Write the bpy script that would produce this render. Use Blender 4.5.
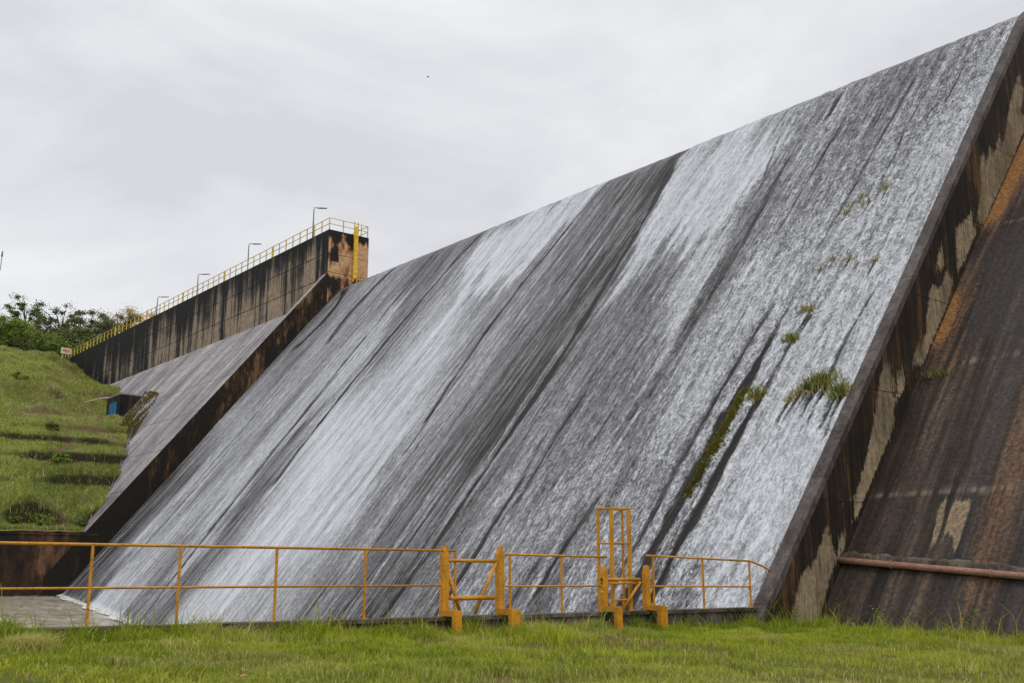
import bpy, math, random
import numpy as np
from mathutils import Vector, Matrix
R = math.radians
rng = np.random.default_rng(7)
random.seed(7)
for o in list(bpy.data.objects): bpy.data.objects.remove(o)
sc = bpy.context.scene
COL = sc.collection

# ---------------------------------------------------------------- camera
# world axes: X runs up the dam face (upstream), Y runs along the dam axis to the far bank
EYE = np.array([-21.91, -17.16, 1.70])
PITCH, HEAD, FPX = R(12.5), R(39.2), 1053.0
cam_d = bpy.data.cameras.new('camera'); cam = bpy.data.objects.new('camera', cam_d); COL.objects.link(cam)
cam.location = EYE.tolist()
fwd = Vector((math.sin(HEAD) * math.cos(PITCH), math.cos(HEAD) * math.cos(PITCH), math.sin(PITCH)))
cam.rotation_euler = fwd.to_track_quat('-Z', 'Y').to_euler()
cam_d.sensor_width = 36.0; cam_d.lens = 36.0 * FPX / 1024.0
cam_d.clip_start = 0.1; cam_d.clip_end = 6000
sc.camera = cam

# ---------------------------------------------------------------- sky and sun
W = bpy.data.worlds.new('World'); sc.world = W; W.use_nodes = True
nt = W.node_tree; nt.nodes.clear()
def wn(t, **k):
    n = nt.nodes.new(t)
    for a, b in k.items(): setattr(n, a, b)
    return n
ROTZ = 5.2
SUN_EL, SUN_AZ = R(58), R(200)       # azimuth measured from +Y clockwise
sky = wn('ShaderNodeTexSky'); sky.sky_type = 'NISHITA'; sky.sun_disc = False
sky.sun_elevation = SUN_EL; sky.sun_rotation = SUN_AZ
tc = wn('ShaderNodeTexCoord')
mp = wn('ShaderNodeMapping'); mp.inputs['Scale'].default_value = (1.0, 1.0, 2.2)
mp.inputs['Rotation'].default_value = (0.1, 0.05, ROTZ)
nz = wn('ShaderNodeTexNoise'); nz.inputs['Scale'].default_value = 1.9; nz.inputs['Detail'].default_value = 7
nz.inputs['Roughness'].default_value = .56; nz.inputs['Distortion'].default_value = .4
cr = wn('ShaderNodeValToRGB')
cr.color_ramp.elements[0].position = .36; cr.color_ramp.elements[0].color = (6.0, 6.03, 6.3, 1)
cr.color_ramp.elements[1].position = .60; cr.color_ramp.elements[1].color = (8.0, 8.05, 8.2, 1)
sep = wn('ShaderNodeSeparateXYZ')
hr = wn('ShaderNodeMapRange'); hr.inputs[1].default_value = 0.0; hr.inputs[2].default_value = .55
hr.inputs[3].default_value = .93; hr.inputs[4].default_value = 1.03
mul = wn('ShaderNodeVectorMath', operation='SCALE')
mx = wn('ShaderNodeMix', data_type='RGBA'); mx.inputs[0].default_value = .93
bg = wn('ShaderNodeBackground'); bg.inputs[1].default_value = .1
out = wn('ShaderNodeOutputWorld')
L = nt.links.new
L(tc.outputs['Generated'], mp.inputs[0]); L(mp.outputs[0], nz.inputs['Vector']); L(nz.outputs[0], cr.inputs[0])
L(tc.outputs['Generated'], sep.inputs[0]); L(sep.outputs[2], hr.inputs[0])
L(cr.outputs[0], mul.inputs[0]); L(hr.outputs[0], mul.inputs['Scale'])
L(sky.outputs[0], mx.inputs[6]); L(mul.outputs[0], mx.inputs[7]); L(mx.outputs[2], bg.inputs[0]); L(bg.outputs[0], out.inputs[0])

sd = bpy.data.lights.new('sun', 'SUN'); sd.energy = 0.9; sd.angle = R(18); sd.color = (1, .97, .92)
so = bpy.data.objects.new('sun', sd); COL.objects.link(so)
sv = Vector((math.sin(SUN_AZ) * math.cos(SUN_EL), math.cos(SUN_AZ) * math.cos(SUN_EL), math.sin(SUN_EL)))
so.rotation_euler = sv.to_track_quat('Z', 'Y').to_euler(); so.location = (0, -30, 60)
sc.view_settings.view_transform = 'Standard'; sc.view_settings.look = 'None'
sc.view_settings.exposure = 0.27; sc.view_settings.gamma = 1

# ---------------------------------------------------------------- survey helpers
AX = np.array([-math.sin(HEAD), math.cos(HEAD)]); BX = np.array([math.cos(HEAD), math.sin(HEAD)])
def ray(u, v):
    x = (u - 512) / FPX; y = (341.5 - v) / FPX
    fw = math.cos(PITCH) - y * math.sin(PITCH); up = math.sin(PITCH) + y * math.cos(PITCH)
    return np.array([x * BX[0] + fw * BX[1], x * AX[0] + fw * AX[1], up])
def hit(u, v, n, d):
    r = ray(u, v); n = np.array(n, float); return EYE + (d - n @ EYE) / (n @ r) * r
TAN = 1.2192; TH = math.atan(TAN); CZ = 0.909           # the spillway face: z = CZ + TAN * X
RC, ZT = 4.0, 23.40                                      # rounded crest
XT = (ZT - CZ) / TAN; CX = XT + RC * math.sin(TH); CCZ = ZT - RC * math.cos(TH)
S0 = -4.9                                                # slope length coordinate at the lowest line
LT = XT / math.cos(TH)                                   # length from z = CZ to the tangent point
def face_pt(s, off=0.0):
    """point (x, z) of the spillway profile at slope length s, lifted by off along the normal"""
    s = np.asarray(s, float)
    th = np.clip(TH - (s - LT) / RC, -.9, TH); on = s <= LT
    x = np.where(on, s * math.cos(TH), CX - RC * np.sin(th)); z = np.where(on, CZ + s * math.sin(TH), CCZ + RC * np.cos(th))
    nx = np.where(on, -math.sin(TH), -np.sin(th)); nz_ = np.where(on, math.cos(TH), np.cos(th))
    return x + nx * off, z + nz_ * off
SMAX = LT + RC * (TH + .85)
def face_hit(u, v):
    """(Y, s) on the slope"""
    P = hit(u, v, (-TAN, 0, 1), CZ); return P[1], P[0] / math.cos(TH)

def tag(o, label=None, cat=None, group=None, kind=None):
    if label: o['label'] = label
    if cat: o['category'] = cat
    if group: o['group'] = group
    if kind: o['kind'] = kind
    return o
def empty(name, loc, label, cat, group=None, rz=0):
    o = bpy.data.objects.new(name, None); COL.objects.link(o); o.location = loc; o.rotation_euler = (0, 0, rz)
    o.empty_display_size = .2
    return tag(o, label, cat, group)
def origin_of(p):
    v = Vector((0, 0, 0))
    while p: v += p.location; p = p.parent
    return v
def mesh_obj(name, V, F, mat, parent=None, smooth=False, attrs=None, cols=None, loc=None):
    """V in world coordinates (or in the thing's own if loc is given)"""
    V = np.asarray(V, float).reshape(-1, 3)
    if loc is None:
        org = np.array(origin_of(parent)) if parent else V.mean(0) * 0
    else: org = np.zeros(3)
    me = bpy.data.meshes.new(name)
    Vl = V - org
    if isinstance(F, np.ndarray):
        nf, k = F.shape
        me.vertices.add(len(V)); me.vertices.foreach_set('co', Vl.ravel())
        me.loops.add(nf * k); me.loops.foreach_set('vertex_index', F.ravel().astype(np.int32))
        me.polygons.add(nf); me.polygons.foreach_set('loop_start', np.arange(nf, dtype=np.int32) * k)
        me.polygons.foreach_set('loop_total', np.full(nf, k, np.int32))
        me.update(calc_edges=True)
    else:
        me.from_pydata([tuple(v) for v in Vl], [], F); me.update()
    for a, vals in (attrs or {}).items():
        at = me.attributes.new(a, 'FLOAT', 'POINT'); at.data.foreach_set('value', np.asarray(vals, np.float32).ravel())
    for a, vals in (cols or {}).items():
        vals = np.asarray(vals, np.float32).reshape(-1, 3)
        at = me.attributes.new(a, 'FLOAT_VECTOR', 'POINT'); at.data.foreach_set('vector', vals.ravel())
    if smooth: me.polygons.foreach_set('use_smooth', [True] * len(me.polygons))
    me.materials.append(mat)
    o = bpy.data.objects.new(name, me); COL.objects.link(o)
    if parent: o.parent = parent
    if loc is not None: o.location = loc
    return o
def grid_faces(n, m, flip=False):
    i = np.arange(n - 1)[:, None] * m + np.arange(m - 1)[None, :]
    q = np.stack([i, i + 1, i + m + 1, i + m], -1).reshape(-1, 4)
    return q[:, ::-1].copy() if flip else q
class MB:
    def __init__(s): s.V = []; s.F = []
    def add(s, V, F):
        k = len(s.V); s.V += [tuple(map(float, v)) for v in V]; s.F += [tuple(k + i for i in f) for f in F]; return s
    def box(s, lo, hi, bev=0.0):
        x0, y0, z0 = lo; x1, y1, z1 = hi
        s.add([(x0, y0, z0), (x1, y0, z0), (x1, y1, z0), (x0, y1, z0), (x0, y0, z1), (x1, y0, z1), (x1, y1, z1), (x0, y1, z1)],
              [(0, 3, 2, 1), (4, 5, 6, 7), (0, 1, 5, 4), (1, 2, 6, 5), (2, 3, 7, 6), (3, 0, 4, 7)]); return s
    def prism(s, pts, axis, a, b):
        """polygon pts extruded along an axis ('x': pts=(y,z); 'y': pts=(x,z))"""
        n = len(pts)
        mk = (lambda p, c: (c, p[0], p[1])) if axis == 'x' else (lambda p, c: (p[0], c, p[1])) if axis == 'y' else (lambda p, c: (p[0], p[1], c))
        V = [mk(p, a) for p in pts] + [mk(p, b) for p in pts]
        F = [tuple(range(n)), tuple(range(2 * n - 1, n - 1, -1))] + [((i + 1) % n, i, n + i, n + (i + 1) % n) for i in range(n)]
        s.add(V, F); return s
    def tube(s, path, r, seg=8, cap=True):
        P = [Vector(p) for p in path]; rr = r if hasattr(r, '__len__') else [r] * len(P)
        k0 = len(s.V); up = Vector((0, 0, 1))
        for i, p in enumerate(P):
            d = (P[min(i + 1, len(P) - 1)] - P[max(i - 1, 0)]).normalized()
            a = d.cross(up) if abs(d.z) < .9 else d.cross(Vector((1, 0, 0))); a.normalize(); b = d.cross(a)
            for j in range(seg):
                t = 2 * math.pi * j / seg; s.V.append(tuple(p + (a * math.cos(t) + b * math.sin(t)) * rr[i]))
        for i in range(len(P) - 1):
            for j in range(seg):
                a0 = k0 + i * seg + j; b0 = k0 + i * seg + (j + 1) % seg
                s.F.append((a0, b0, b0 + seg, a0 + seg))
        if cap:
            s.F.append(tuple(k0 + j for j in range(seg))[::-1]); e = k0 + (len(P) - 1) * seg; s.F.append(tuple(e + j for j in range(seg)))
        return s
    def build(s, name, mat, parent=None, smooth=False, attrs=None, loc=None):
        return mesh_obj(name, s.V, s.F, mat, parent, smooth, attrs, loc=loc)

# ---------------------------------------------------------------- materials
class M:
    """small node graph helper"""
    def __init__(s, name):
        s.m = bpy.data.materials.new(name); s.m.use_nodes = True; s.t = s.m.node_tree; s.t.nodes.clear()
        s.o = s.t.nodes.new('ShaderNodeOutputMaterial'); s.b = s.t.nodes.new('ShaderNodeBsdfPrincipled')
        s.t.links.new(s.b.outputs[0], s.o.inputs[0])
    def n(s, t, **k):
        n = s.t.nodes.new(t)
        for a, b in k.items(): setattr(n, a, b)
        return n
    def l(s, a, b): s.t.links.new(a, b)
    def put(s, sock, v):
        if hasattr(v, 'default_value') or hasattr(v, 'is_linked'): s.l(v, sock)
        else: sock.default_value = v
    def pos(s): return s.n('ShaderNodeNewGeometry').outputs['Position']
    def attr(s, a, k='Fac'): return s.n('ShaderNodeAttribute', attribute_name=a).outputs[k]
    def map(s, v, scale, rot=(0, 0, 0), loc=(0, 0, 0)):
        n = s.n('ShaderNodeMapping'); s.l(v, n.inputs[0]); n.inputs['Scale'].default_value = scale
        n.inputs['Rotation'].default_value = rot; n.inputs['Location'].default_value = loc; return n.outputs[0]
    def noise(s, v, scale=1, detail=3, rough=.5, dist=0):
        n = s.n('ShaderNodeTexNoise'); s.l(v, n.inputs['Vector']); n.inputs['Scale'].default_value = scale
        n.inputs['Detail'].default_value = detail; n.inputs['Roughness'].default_value = rough; n.inputs['Distortion'].default_value = dist
        return n.outputs[0]
    def math(s, op, a, b=0.0, c=None, clamp=False):
        n = s.n('ShaderNodeMath', operation=op, use_clamp=clamp); s.put(n.inputs[0], a); s.put(n.inputs[1], b)
        if c is not None: s.put(n.inputs[2], c)
        return n.outputs[0]
    def rng(s, v, a, b, c=0.0, d=1.0, smooth=True):
        n = s.n('ShaderNodeMapRange', interpolation_type='SMOOTHSTEP' if smooth else 'LINEAR'); s.l(v, n.inputs[0])
        for i, x in enumerate((a, b, c, d)): n.inputs[i + 1].default_value = x
        return n.outputs[0]
    def ramp(s, v, stops):
        n = s.n('ShaderNodeValToRGB'); s.l(v, n.inputs[0]); e = n.color_ramp.elements
        while len(e) < len(stops): e.new(.5)
        for q, (p, c) in zip(e, stops): q.position = p; q.color = (*c, 1)
        return n.outputs[0]
    def mix(s, f, a, b, blend='MIX'):
        n = s.n('ShaderNodeMix', data_type='RGBA', blend_type=blend); s.put(n.inputs[0], f)
        for i, x in ((6, a), (7, b)):
            if isinstance(x, tuple): n.inputs[i].default_value = (*x, 1)
            else: s.l(x, n.inputs[i])
        return n.outputs[2]
    def bump(s, h, strength=.5, dist=.05):
        n = s.n('ShaderNodeBump'); s.l(h, n.inputs['Height']); n.inputs['Strength'].default_value = strength; n.inputs['Distance'].default_value = dist
        s.l(n.outputs[0], s.b.inputs['Normal'])
    def done(s, col=None, rough=None, spec=None, metal=None):
        if col is not None:
            if isinstance(col, tuple): s.b.inputs['Base Color'].default_value = (*col, 1)
            else: s.l(col, s.b.inputs['Base Color'])
        if rough is not None: s.put(s.b.inputs['Roughness'], rough)
        if spec is not None: s.put(s.b.inputs['Specular IOR Level'], spec)
        if metal is not None: s.put(s.b.inputs['Metallic'], metal)
        return s.m

def mat_water_fall():
    m = M('falling_water'); v = m.attr('st', 'Vector'); w = m.attr('foam')
    n1 = m.noise(m.map(v, (7.5, .34, 1)), 1, 4, .62, .12)
    n2 = m.noise(m.map(v, (1.7, .10, 1)), 1, 3, .55, .1)
    n3 = m.noise(m.map(v, (4.6, 2.0, 1)), 1, 5, .66, .9)
    n4 = m.noise(m.map(v, (13, 7.5, 1)), 1, 4, .7, .8)
    n5 = m.noise(m.map(v, (30, .9, 1)), 1, 3, .6)
    t1 = m.noise(m.map(v, (2.6, .050, 1)), 1, 2, .45, .0); t2 = m.noise(m.map(v, (2.1, .045, 1), loc=(40, 9, 0)), 1, 2, .45, .0)
    r1 = m.rng(m.math('ABSOLUTE', m.math('SUBTRACT', t1, .5)), .0, .028, 1, 0); r2 = m.rng(m.math('ABSOLUTE', m.math('SUBTRACT', t2, .5)), .0, .022, 1, 0)
    wet = m.rng(w, .04, .3, .25, 1, False)
    a = m.math('MULTIPLY_ADD', m.math('SUBTRACT', n1, .5), m.math('MULTIPLY', wet, m.rng(w, .5, .85, .85, .52, False)), w)
    a = m.math('MULTIPLY_ADD', m.math('SUBTRACT', n2, .5), m.math('MULTIPLY', wet, .40), a)
    a = m.math('MULTIPLY_ADD', m.math('SUBTRACT', n5, .5), m.math('MULTIPLY', wet, m.rng(w, .5, .85, .6, .42, False)), a)
    sx = m.n('ShaderNodeSeparateXYZ'); m.l(v, sx.inputs[0]); far = m.rng(sx.outputs[0], 2, 20, .35, 1, False)
    n6 = m.noise(m.map(v, (3.6, .13, 1), loc=(7, 3, 0)), 1, 3, .6, .08)
    a = m.math('MULTIPLY_ADD', m.rng(n6, .38, .62, -.5, .5), m.math('MULTIPLY', m.math('MULTIPLY', wet, far), m.rng(w, .2, .8, .34, .04, False)), a)
    a = m.math('SUBTRACT', a, m.math('MULTIPLY', m.math('MULTIPLY', m.math('MULTIPLY', r1, far), n2), m.rng(w, .2, .85, .50, .12, False)))
    a = m.math('ADD', a, m.math('MULTIPLY', m.math('MULTIPLY', r2, n1), m.math('MULTIPLY', wet, m.rng(w, .1, .8, .42, .0, False))))
    amp = m.math('MULTIPLY', m.math('MULTIPLY', m.rng(w, .05, .6, .12, .95, False), m.rng(w, .66, .88, 1, .5, False)), m.rng(sx.outputs[0], 2, 24, 2.0, .85, False))
    b = m.math('MULTIPLY', m.math('SUBTRACT', n3, .5), amp)
    c = m.math('MULTIPLY', m.math('SUBTRACT', n4, .5), m.math('MULTIPLY', amp, 1.15))
    f = m.math('ADD', m.math('ADD', a, b), c, clamp=True)
    col = m.ramp(f, [(0, (.014, .012, .010)), (.16, (.036, .033, .031)), (.38, (.135, .130, .137)), (.64, (.29, .295, .315)), (1, (.66, .685, .73))])
    m.bump(m.math('ADD', f, m.math('MULTIPLY', n3, .8)), .6, .10)
    return m.done(col, m.rng(f, .1, .8, .48, .75), m.rng(f, .0, .5, .16, .35))

def mat_stain(name, dark, mid, light, vert=(1.6, 1.6, .09), bias=0.0, fine=8.0, joints=None, rough=.85, hl=None, contrast=1.0, extra=None, bumps=.4):
    """weathered concrete: vertical run-off stains between three colours; attribute m brings out the light one, d the dark one"""
    m = M(name); p = m.pos()
    s1 = m.noise(m.map(p, vert), 1, 5, .6, .2)
    s2 = m.noise(m.map(p, tuple(x * 4.5 for x in vert)), 1, 3, .55, .1)
    bl = m.noise(p, .35, 4, .6, .4)
    g = m.noise(p, fine, 4, .65)
    x = m.math('ADD', m.math('MULTIPLY', m.math('SUBTRACT', s1, .5), 1.6 * contrast), m.math('MULTIPLY', m.math('SUBTRACT', s2, .5), .8 * contrast))
    x = m.math('ADD', x, m.math('MULTIPLY', m.math('SUBTRACT', bl, .5), 1.1))
    x = m.math('ADD', x, .5 + bias)
    if extra: x = m.math('ADD', x, extra(m, p))
    col = m.ramp(x, [(.22, dark), (.5, mid), (.8, light)])
    if hl:   # light patch with a ragged edge where attribute m is set
        k = m.math('ADD', m.attr('m'), m.math('MULTIPLY', m.math('SUBTRACT', s2, .5), 1.5))
        k = m.math('ADD', k, m.math('MULTIPLY', m.math('SUBTRACT', g, .5), .8))
        kk = m.rng(k, .34, .68)
        lc = m.mix(m.rng(bl, .35, .65), tuple(c * 1.1 for c in hl), tuple(c * .55 for c in hl))
        lc = m.mix(m.rng(s2, .50, .66, 0, .55), lc, mid); lc = m.mix(m.rng(s1, .52, .68, 0, .5), lc, light)
        col = m.mix(m.math('MULTIPLY', kk, .95), col, lc)
    col = m.mix(1.0, col, m.ramp(g, [(.3, (.62, .62, .62)), (.7, (1.25, 1.25, 1.25))]), 'MULTIPLY')
    if joints: 
        for (dirv, period, offs, wd) in joints:
            d = m.n('ShaderNodeVectorMath', operation='DOT_PRODUCT'); m.l(p, d.inputs[0]); d.inputs[1].default_value = dirv
            y = m.math('MULTIPLY_ADD', d.outputs['Value'], 1 / period, offs)
            y = m.math('ADD', y, m.math('MULTIPLY', m.math('SUBTRACT', bl, .5), .06))
            y = m.math('ABSOLUTE', m.math('SUBTRACT', m.math('FRACT', y), .5))
            y = m.math('MULTIPLY', m.rng(y, 0.0, wd / period, 1, 0), m.rng(s2, .35, .6, .35, .95))
            col = m.mix(y, col, tuple(c * .35 for c in dark))
    m.bump(g, bumps, .03)
    return m.done(col, rough, .3)

def mat_paint(name, col, worn=(.16, .07, .03), rough=.5, amt=.62):
    m = M(name); p = m.pos()
    n = m.noise(p, 3.0, 5, .65); g = m.noise(p, 22, 3, .6)
    c = m.mix(m.rng(n, .35, .7), tuple(x * .78 for x in col), tuple(min(1, x * 1.12) for x in col))
    c = m.mix(m.rng(g, amt, amt + .08, 0, .8), c, worn)
    m.bump(g, .25, .004)
    return m.done(c, rough, .4)
def mat_leaf(name, a, b, rough=.6, trans=True):
    m = M(name); t = m.attr('tint'); p = m.pos()
    n = m.noise(p, 1.3, 3, .5)
    x = m.math('ADD', m.math('MULTIPLY', t, .75), m.math('MULTIPLY', n, .25))
    c = m.ramp(x, [(0, a), (.5, tuple((i + j) / 2 for i, j in zip(a, b))), (1, b)])
    m.done(c, rough, .25)
    if trans:
        tr = m.n('ShaderNodeBsdfTranslucent'); m.l(c, tr.inputs[0]); mxn = m.n('ShaderNodeMixShader'); mxn.inputs[0].default_value = .3
        m.l(m.b.outputs[0], mxn.inputs[1]); m.l(tr.outputs[0], mxn.inputs[2]); m.l(mxn.outputs[0], m.o.inputs[0])
    return m.m
def mat_blade(name, lo, hi, dry):
    m = M(name); t = m.attr('tint'); d = m.attr('dry')
    c = m.ramp(t, [(0, lo), (1, hi)]); c = m.mix(d, c, dry)
    m.done(c, .55, .25)
    tr = m.n('ShaderNodeBsdfTranslucent'); m.l(c, tr.inputs[0]); mxn = m.n('ShaderNodeMixShader'); mxn.inputs[0].default_value = .35
    m.l(m.b.outputs[0], mxn.inputs[1]); m.l(tr.outputs[0], mxn.inputs[2]); m.l(mxn.outputs[0], m.o.inputs[0])
    return m.m
def mat_soil(name, grass, soil, sc1=.5, dark=(.035, .026, .015)):
    m = M(name); p = m.pos(); n = m.noise(p, sc1, 6, .6, .3); g = m.noise(p, 7, 5, .7); h = m.noise(p, 40, 3, .6)
    c = m.mix(m.rng(m.math('ADD', n, m.math('MULTIPLY', m.math('SUBTRACT', g, .5), .35)), .46, .6), grass, soil)
    c = m.mix(m.attr('steep'), c, dark)  # steep risers: dark soil, deepened to paint in shade below the overhanging ledges
    c = m.mix(1.0, c, m.ramp(g, [(.25, (.5, .5, .5)), (.75, (1.4, 1.4, 1.4))]), 'MULTIPLY')
    m.bump(m.math('ADD', g, m.math('MULTIPLY', h, .4)), .7, .08)
    return m.done(c, .95, .15)

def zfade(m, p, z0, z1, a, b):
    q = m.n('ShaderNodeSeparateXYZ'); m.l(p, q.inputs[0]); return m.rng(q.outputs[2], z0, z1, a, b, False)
MAT = {}
MAT['fall'] = mat_water_fall()
MAT['wetface'] = mat_stain('wet_dark_concrete', (.03, .028, .026), (.06, .055, .052), (.10, .095, .09), (1.5, 1.5, .2), rough=.5)
MAT['cap'] = mat_stain('strip_concrete', (.045, .034, .030), (.085, .066, .060), (.135, .115, .108), (2, 2, .5), rough=.6,
                       joints=[((0, 0, 1), 3.3, .2, .03)])
MAT['side'] = mat_stain('right_side_concrete', (.010, .007, .004), (.030, .018, .009), (.125, .062, .026), (2.6, 2.6, .16), bias=-.10, hl=(.33, .255, .16),
                        joints=[((0, 0, 1), 3.32, .40, .035)])
MAT['rslope'] = None
MAT['lslope'] = mat_stain('grey_slope_concrete', (.12, .11, .115), (.25, .23, .24), (.42, .375, .37), (.05, 1.1, .04), fine=3, rough=.5, contrast=1.0,
                          joints=[((0, 0, 1), 3.0, .1, .07)])
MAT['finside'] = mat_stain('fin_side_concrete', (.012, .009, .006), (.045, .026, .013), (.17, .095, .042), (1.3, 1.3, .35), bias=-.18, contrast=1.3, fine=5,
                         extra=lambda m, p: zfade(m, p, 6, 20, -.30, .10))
MAT['endwall'] = mat_stain('end_wall_concrete', (.018, .014, .012), (.33, .165, .075), (.56, .34, .18), (.9, .9, .22), bias=.14, contrast=1.35, fine=4,
                           joints=[((0, 0, 1), 1.55, .1, .05)],
                           extra=lambda m, p: m.math('MULTIPLY', m.attr('d'), -1.0))
MAT['crestwall'] = mat_stain('crest_wall_concrete', (.016, .015, .016), (.105, .086, .072), (.36, .275, .20), (1.1, 1.1, .035), bias=-.02, contrast=1.45, fine=2.5,
                             joints=[((0, 0, 1), 2.05, .3, .09)],
                             extra=lambda m, p: m.math('MULTIPLY', m.attr('d'), -1.0))
MAT['basinwall'] = mat_stain('basin_wall_concrete', (.015, .010, .007), (.05, .026, .014), (.16, .085, .045), (.6, .6, .12), bias=-.06, fine=3)
MAT['curb'] = mat_stain('kerb_concrete', (.03, .022, .018), (.085, .065, .055), (.16, .13, .11), (1.5, 1.5, .6), fine=9)
MAT['boxwall'] = mat_stain('gallery_concrete', (.008, .007, .006), (.02, .016, .012), (.06, .045, .03), (1, 1, .3), fine=3)
MAT['orange'] = mat_paint('orange_yellow_paint', (.62, .28, .014), (.22, .085, .02), amt=.57)
MAT['yellow'] = mat_paint('yellow_paint', (.72, .50, .07), (.45, .28, .06), amt=.66)
MAT['ladder'] = mat_paint('ladder_yellow_paint', (.78, .50, .03), amt=.7)
MAT['metal'] = M('galvanised_steel').done((.22, .23, .24), .5, .5, .6)
MAT['rust'] = mat_paint('copper_brown_pipe', (.34, .185, .125), (.14, .07, .045), .55, .55)
MAT['blue'] = mat_paint('blue_paint', (.02, .16, .36), (.03, .06, .1), .5, .7)
MAT['bluehose'] = M('blue_hose').done((.10, .16, .30), .5)
MAT['white'] = mat_paint('white_paint', (.62, .60, .55), (.3, .26, .2))
MAT['signred'] = M('sign_orange').done((.62, .13, .04), .6)
MAT['bark'] = mat_stain('bark', (.03, .025, .02), (.07, .055, .04), (.14, .12, .10), (3, 3, .8), rough=.95)
MAT['leaf'] = mat_leaf('leaf_green', (.045, .07, .02), (.24, .29, .08))
MAT['leafb'] = mat_leaf('leaf_bright', (.06, .11, .018), (.33, .40, .08))
MAT['leafy'] = mat_leaf('leaf_yellow', (.42, .28, .11), (.85, .62, .30))
MAT['leafo'] = mat_leaf('leaf_olive', (.06, .075, .03), (.26, .27, .11))
MAT['blade'] = mat_blade('grass_blade', (.12, .19, .010), (.50, .56, .030), (.58, .50, .22))
MAT['hblade'] = mat_blade('bank_grass_blade', (.125, .18, .028), (.48, .54, .12), (.58, .50, .25))
MAT['tuft'] = mat_blade('face_tuft_blade', (.06, .10, .016), (.26, .31, .05), (.48, .36, .16))
MAT['moss'] = mat_blade('moss_strand', (.07, .08, .014), (.26, .24, .04), (.19, .12, .03))
MAT['lawnsoil'] = mat_soil('lawn_soil', (.13, .15, .020), (.14, .092, .040), .55)
MAT['banksoil'] = mat_soil('bank_soil', (.17, .195, .045), (.15, .10, .055), .35)
MAT['stone'] = mat_stain('stone', (.12, .10, .08), (.24, .20, .17), (.36, .32, .28), (3, 3, 3))
MAT['brick'] = mat_paint('brick_chip', (.5, .2, .1))
MAT['bird'] = M('dark_feather').done((.03, .03, .035), .7)

def mat_rslope():
    m = M('right_slope_concrete'); v = m.attr('st', 'Vector'); p = m.pos()
    s1 = m.noise(m.map(v, (1.5, .10, 1)), 1, 4, .6, .15); s2 = m.noise(m.map(v, (6, .22, 1)), 1, 3, .6, .1)
    bl = m.noise(p, .5, 4, .6, .3); g = m.noise(p, 9, 5, .72); g2 = m.noise(p, 30, 3, .6)
    x = m.math('ADD', m.math('MULTIPLY', m.math('SUBTRACT', s1, .5), 1.6), m.math('MULTIPLY', m.math('SUBTRACT', s2, .5), 1.0))
    x = m.math('ADD', m.math('ADD', x, .45), m.math('MULTIPLY', m.math('SUBTRACT', bl, .5), .5))
    c = m.ramp(x, [(.12, (.009, .007, .005)), (.42, (.038, .025, .017)), (.64, (.068, .050, .040)), (.92, (.17, .115, .07))])
    j = m.math('MULTIPLY', m.math('SUBTRACT', s2, .5), .9); jj = m.math('ADD', j, m.math('MULTIPLY', m.math('SUBTRACT', g, .5), .5))
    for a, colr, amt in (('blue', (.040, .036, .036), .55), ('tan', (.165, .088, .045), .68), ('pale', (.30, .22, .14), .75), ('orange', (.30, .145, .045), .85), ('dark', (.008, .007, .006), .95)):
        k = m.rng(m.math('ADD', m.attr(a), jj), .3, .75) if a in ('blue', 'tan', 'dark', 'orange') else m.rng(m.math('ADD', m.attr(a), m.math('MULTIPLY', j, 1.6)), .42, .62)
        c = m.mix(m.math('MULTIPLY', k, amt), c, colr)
    c = m.mix(1.0, c, m.ramp(g, [(.30, (.3, .3, .3)), (.70, (1.7, 1.65, 1.6))]), 'MULTIPLY')
    c = m.mix(m.math('MULTIPLY', m.rng(g2, .64, .72), .35), c, (.20, .18, .16))
    c = m.mix(m.math('MULTIPLY', m.attr('joint'), .95), c, m.mix(m.rng(s2, .4, .6), (.012, .009, .007), (.26, .20, .14)))
    m.bump(m.math('ADD', g, m.math('MULTIPLY', g2, .5)), .55, .05)
    return m.done(c, .62, .35)
MAT['rslope'] = mat_rslope()

# ---------------------------------------------------------------- field painting on survey grids
def inside(px, py, poly):
    r = np.zeros(px.shape, bool); n = len(poly)
    for i in range(n):
        x0, y0 = poly[i]; x1, y1 = poly[(i + 1) % n]
        if y0 == y1: continue
        c = ((y0 > py) != (y1 > py)) & (px < (x1 - x0) * (py - y0) / (y1 - y0) + x0); r ^= c
    return r
def blur(a, k0, k1, it=2):
    for _ in range(it):
        for ax, k in ((0, k0), (1, k1)):
            if k < 1: continue
            pad = [(0, 0), (0, 0)]; pad[ax] = (k + 1, k)
            c = np.cumsum(np.pad(a, pad, mode='edge'), axis=ax)
            a = (np.take(c, range(2 * k + 1, c.shape[ax]), ax) - np.take(c, range(0, c.shape[ax] - 2 * k - 1), ax)) / (2 * k + 1)
    return a
def fbm(n, m, cells, seed):
    """smooth random field on an n x m grid; cells = (cells along axis 0, along axis 1)"""
    r = np.random.default_rng(seed); out_ = np.zeros((n, m)); amp = 1
    for o_ in range(3):
        c0 = max(2, int(cells[0] * 2 ** o_)); c1 = max(2, int(cells[1] * 2 ** o_)); g = r.random((c0 + 2, c1 + 2)) - .5
        a = np.linspace(0, c0, n); b = np.linspace(0, c1, m); i = a.astype(int); j = b.astype(int); fa = (a - i)[:, None]; fb = (b - j)[None, :]
        fa = fa * fa * (3 - 2 * fa); fb = fb * fb * (3 - 2 * fb)
        out_ += amp * (g[i][:, j] * (1 - fa) * (1 - fb) + g[i + 1][:, j] * fa * (1 - fb) + g[i][:, j + 1] * (1 - fa) * fb + g[i + 1][:, j + 1] * fa * fb); amp *= .5
    return out_

# ================================================================= LARGE STRUCTURE
YL = 54.93
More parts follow.
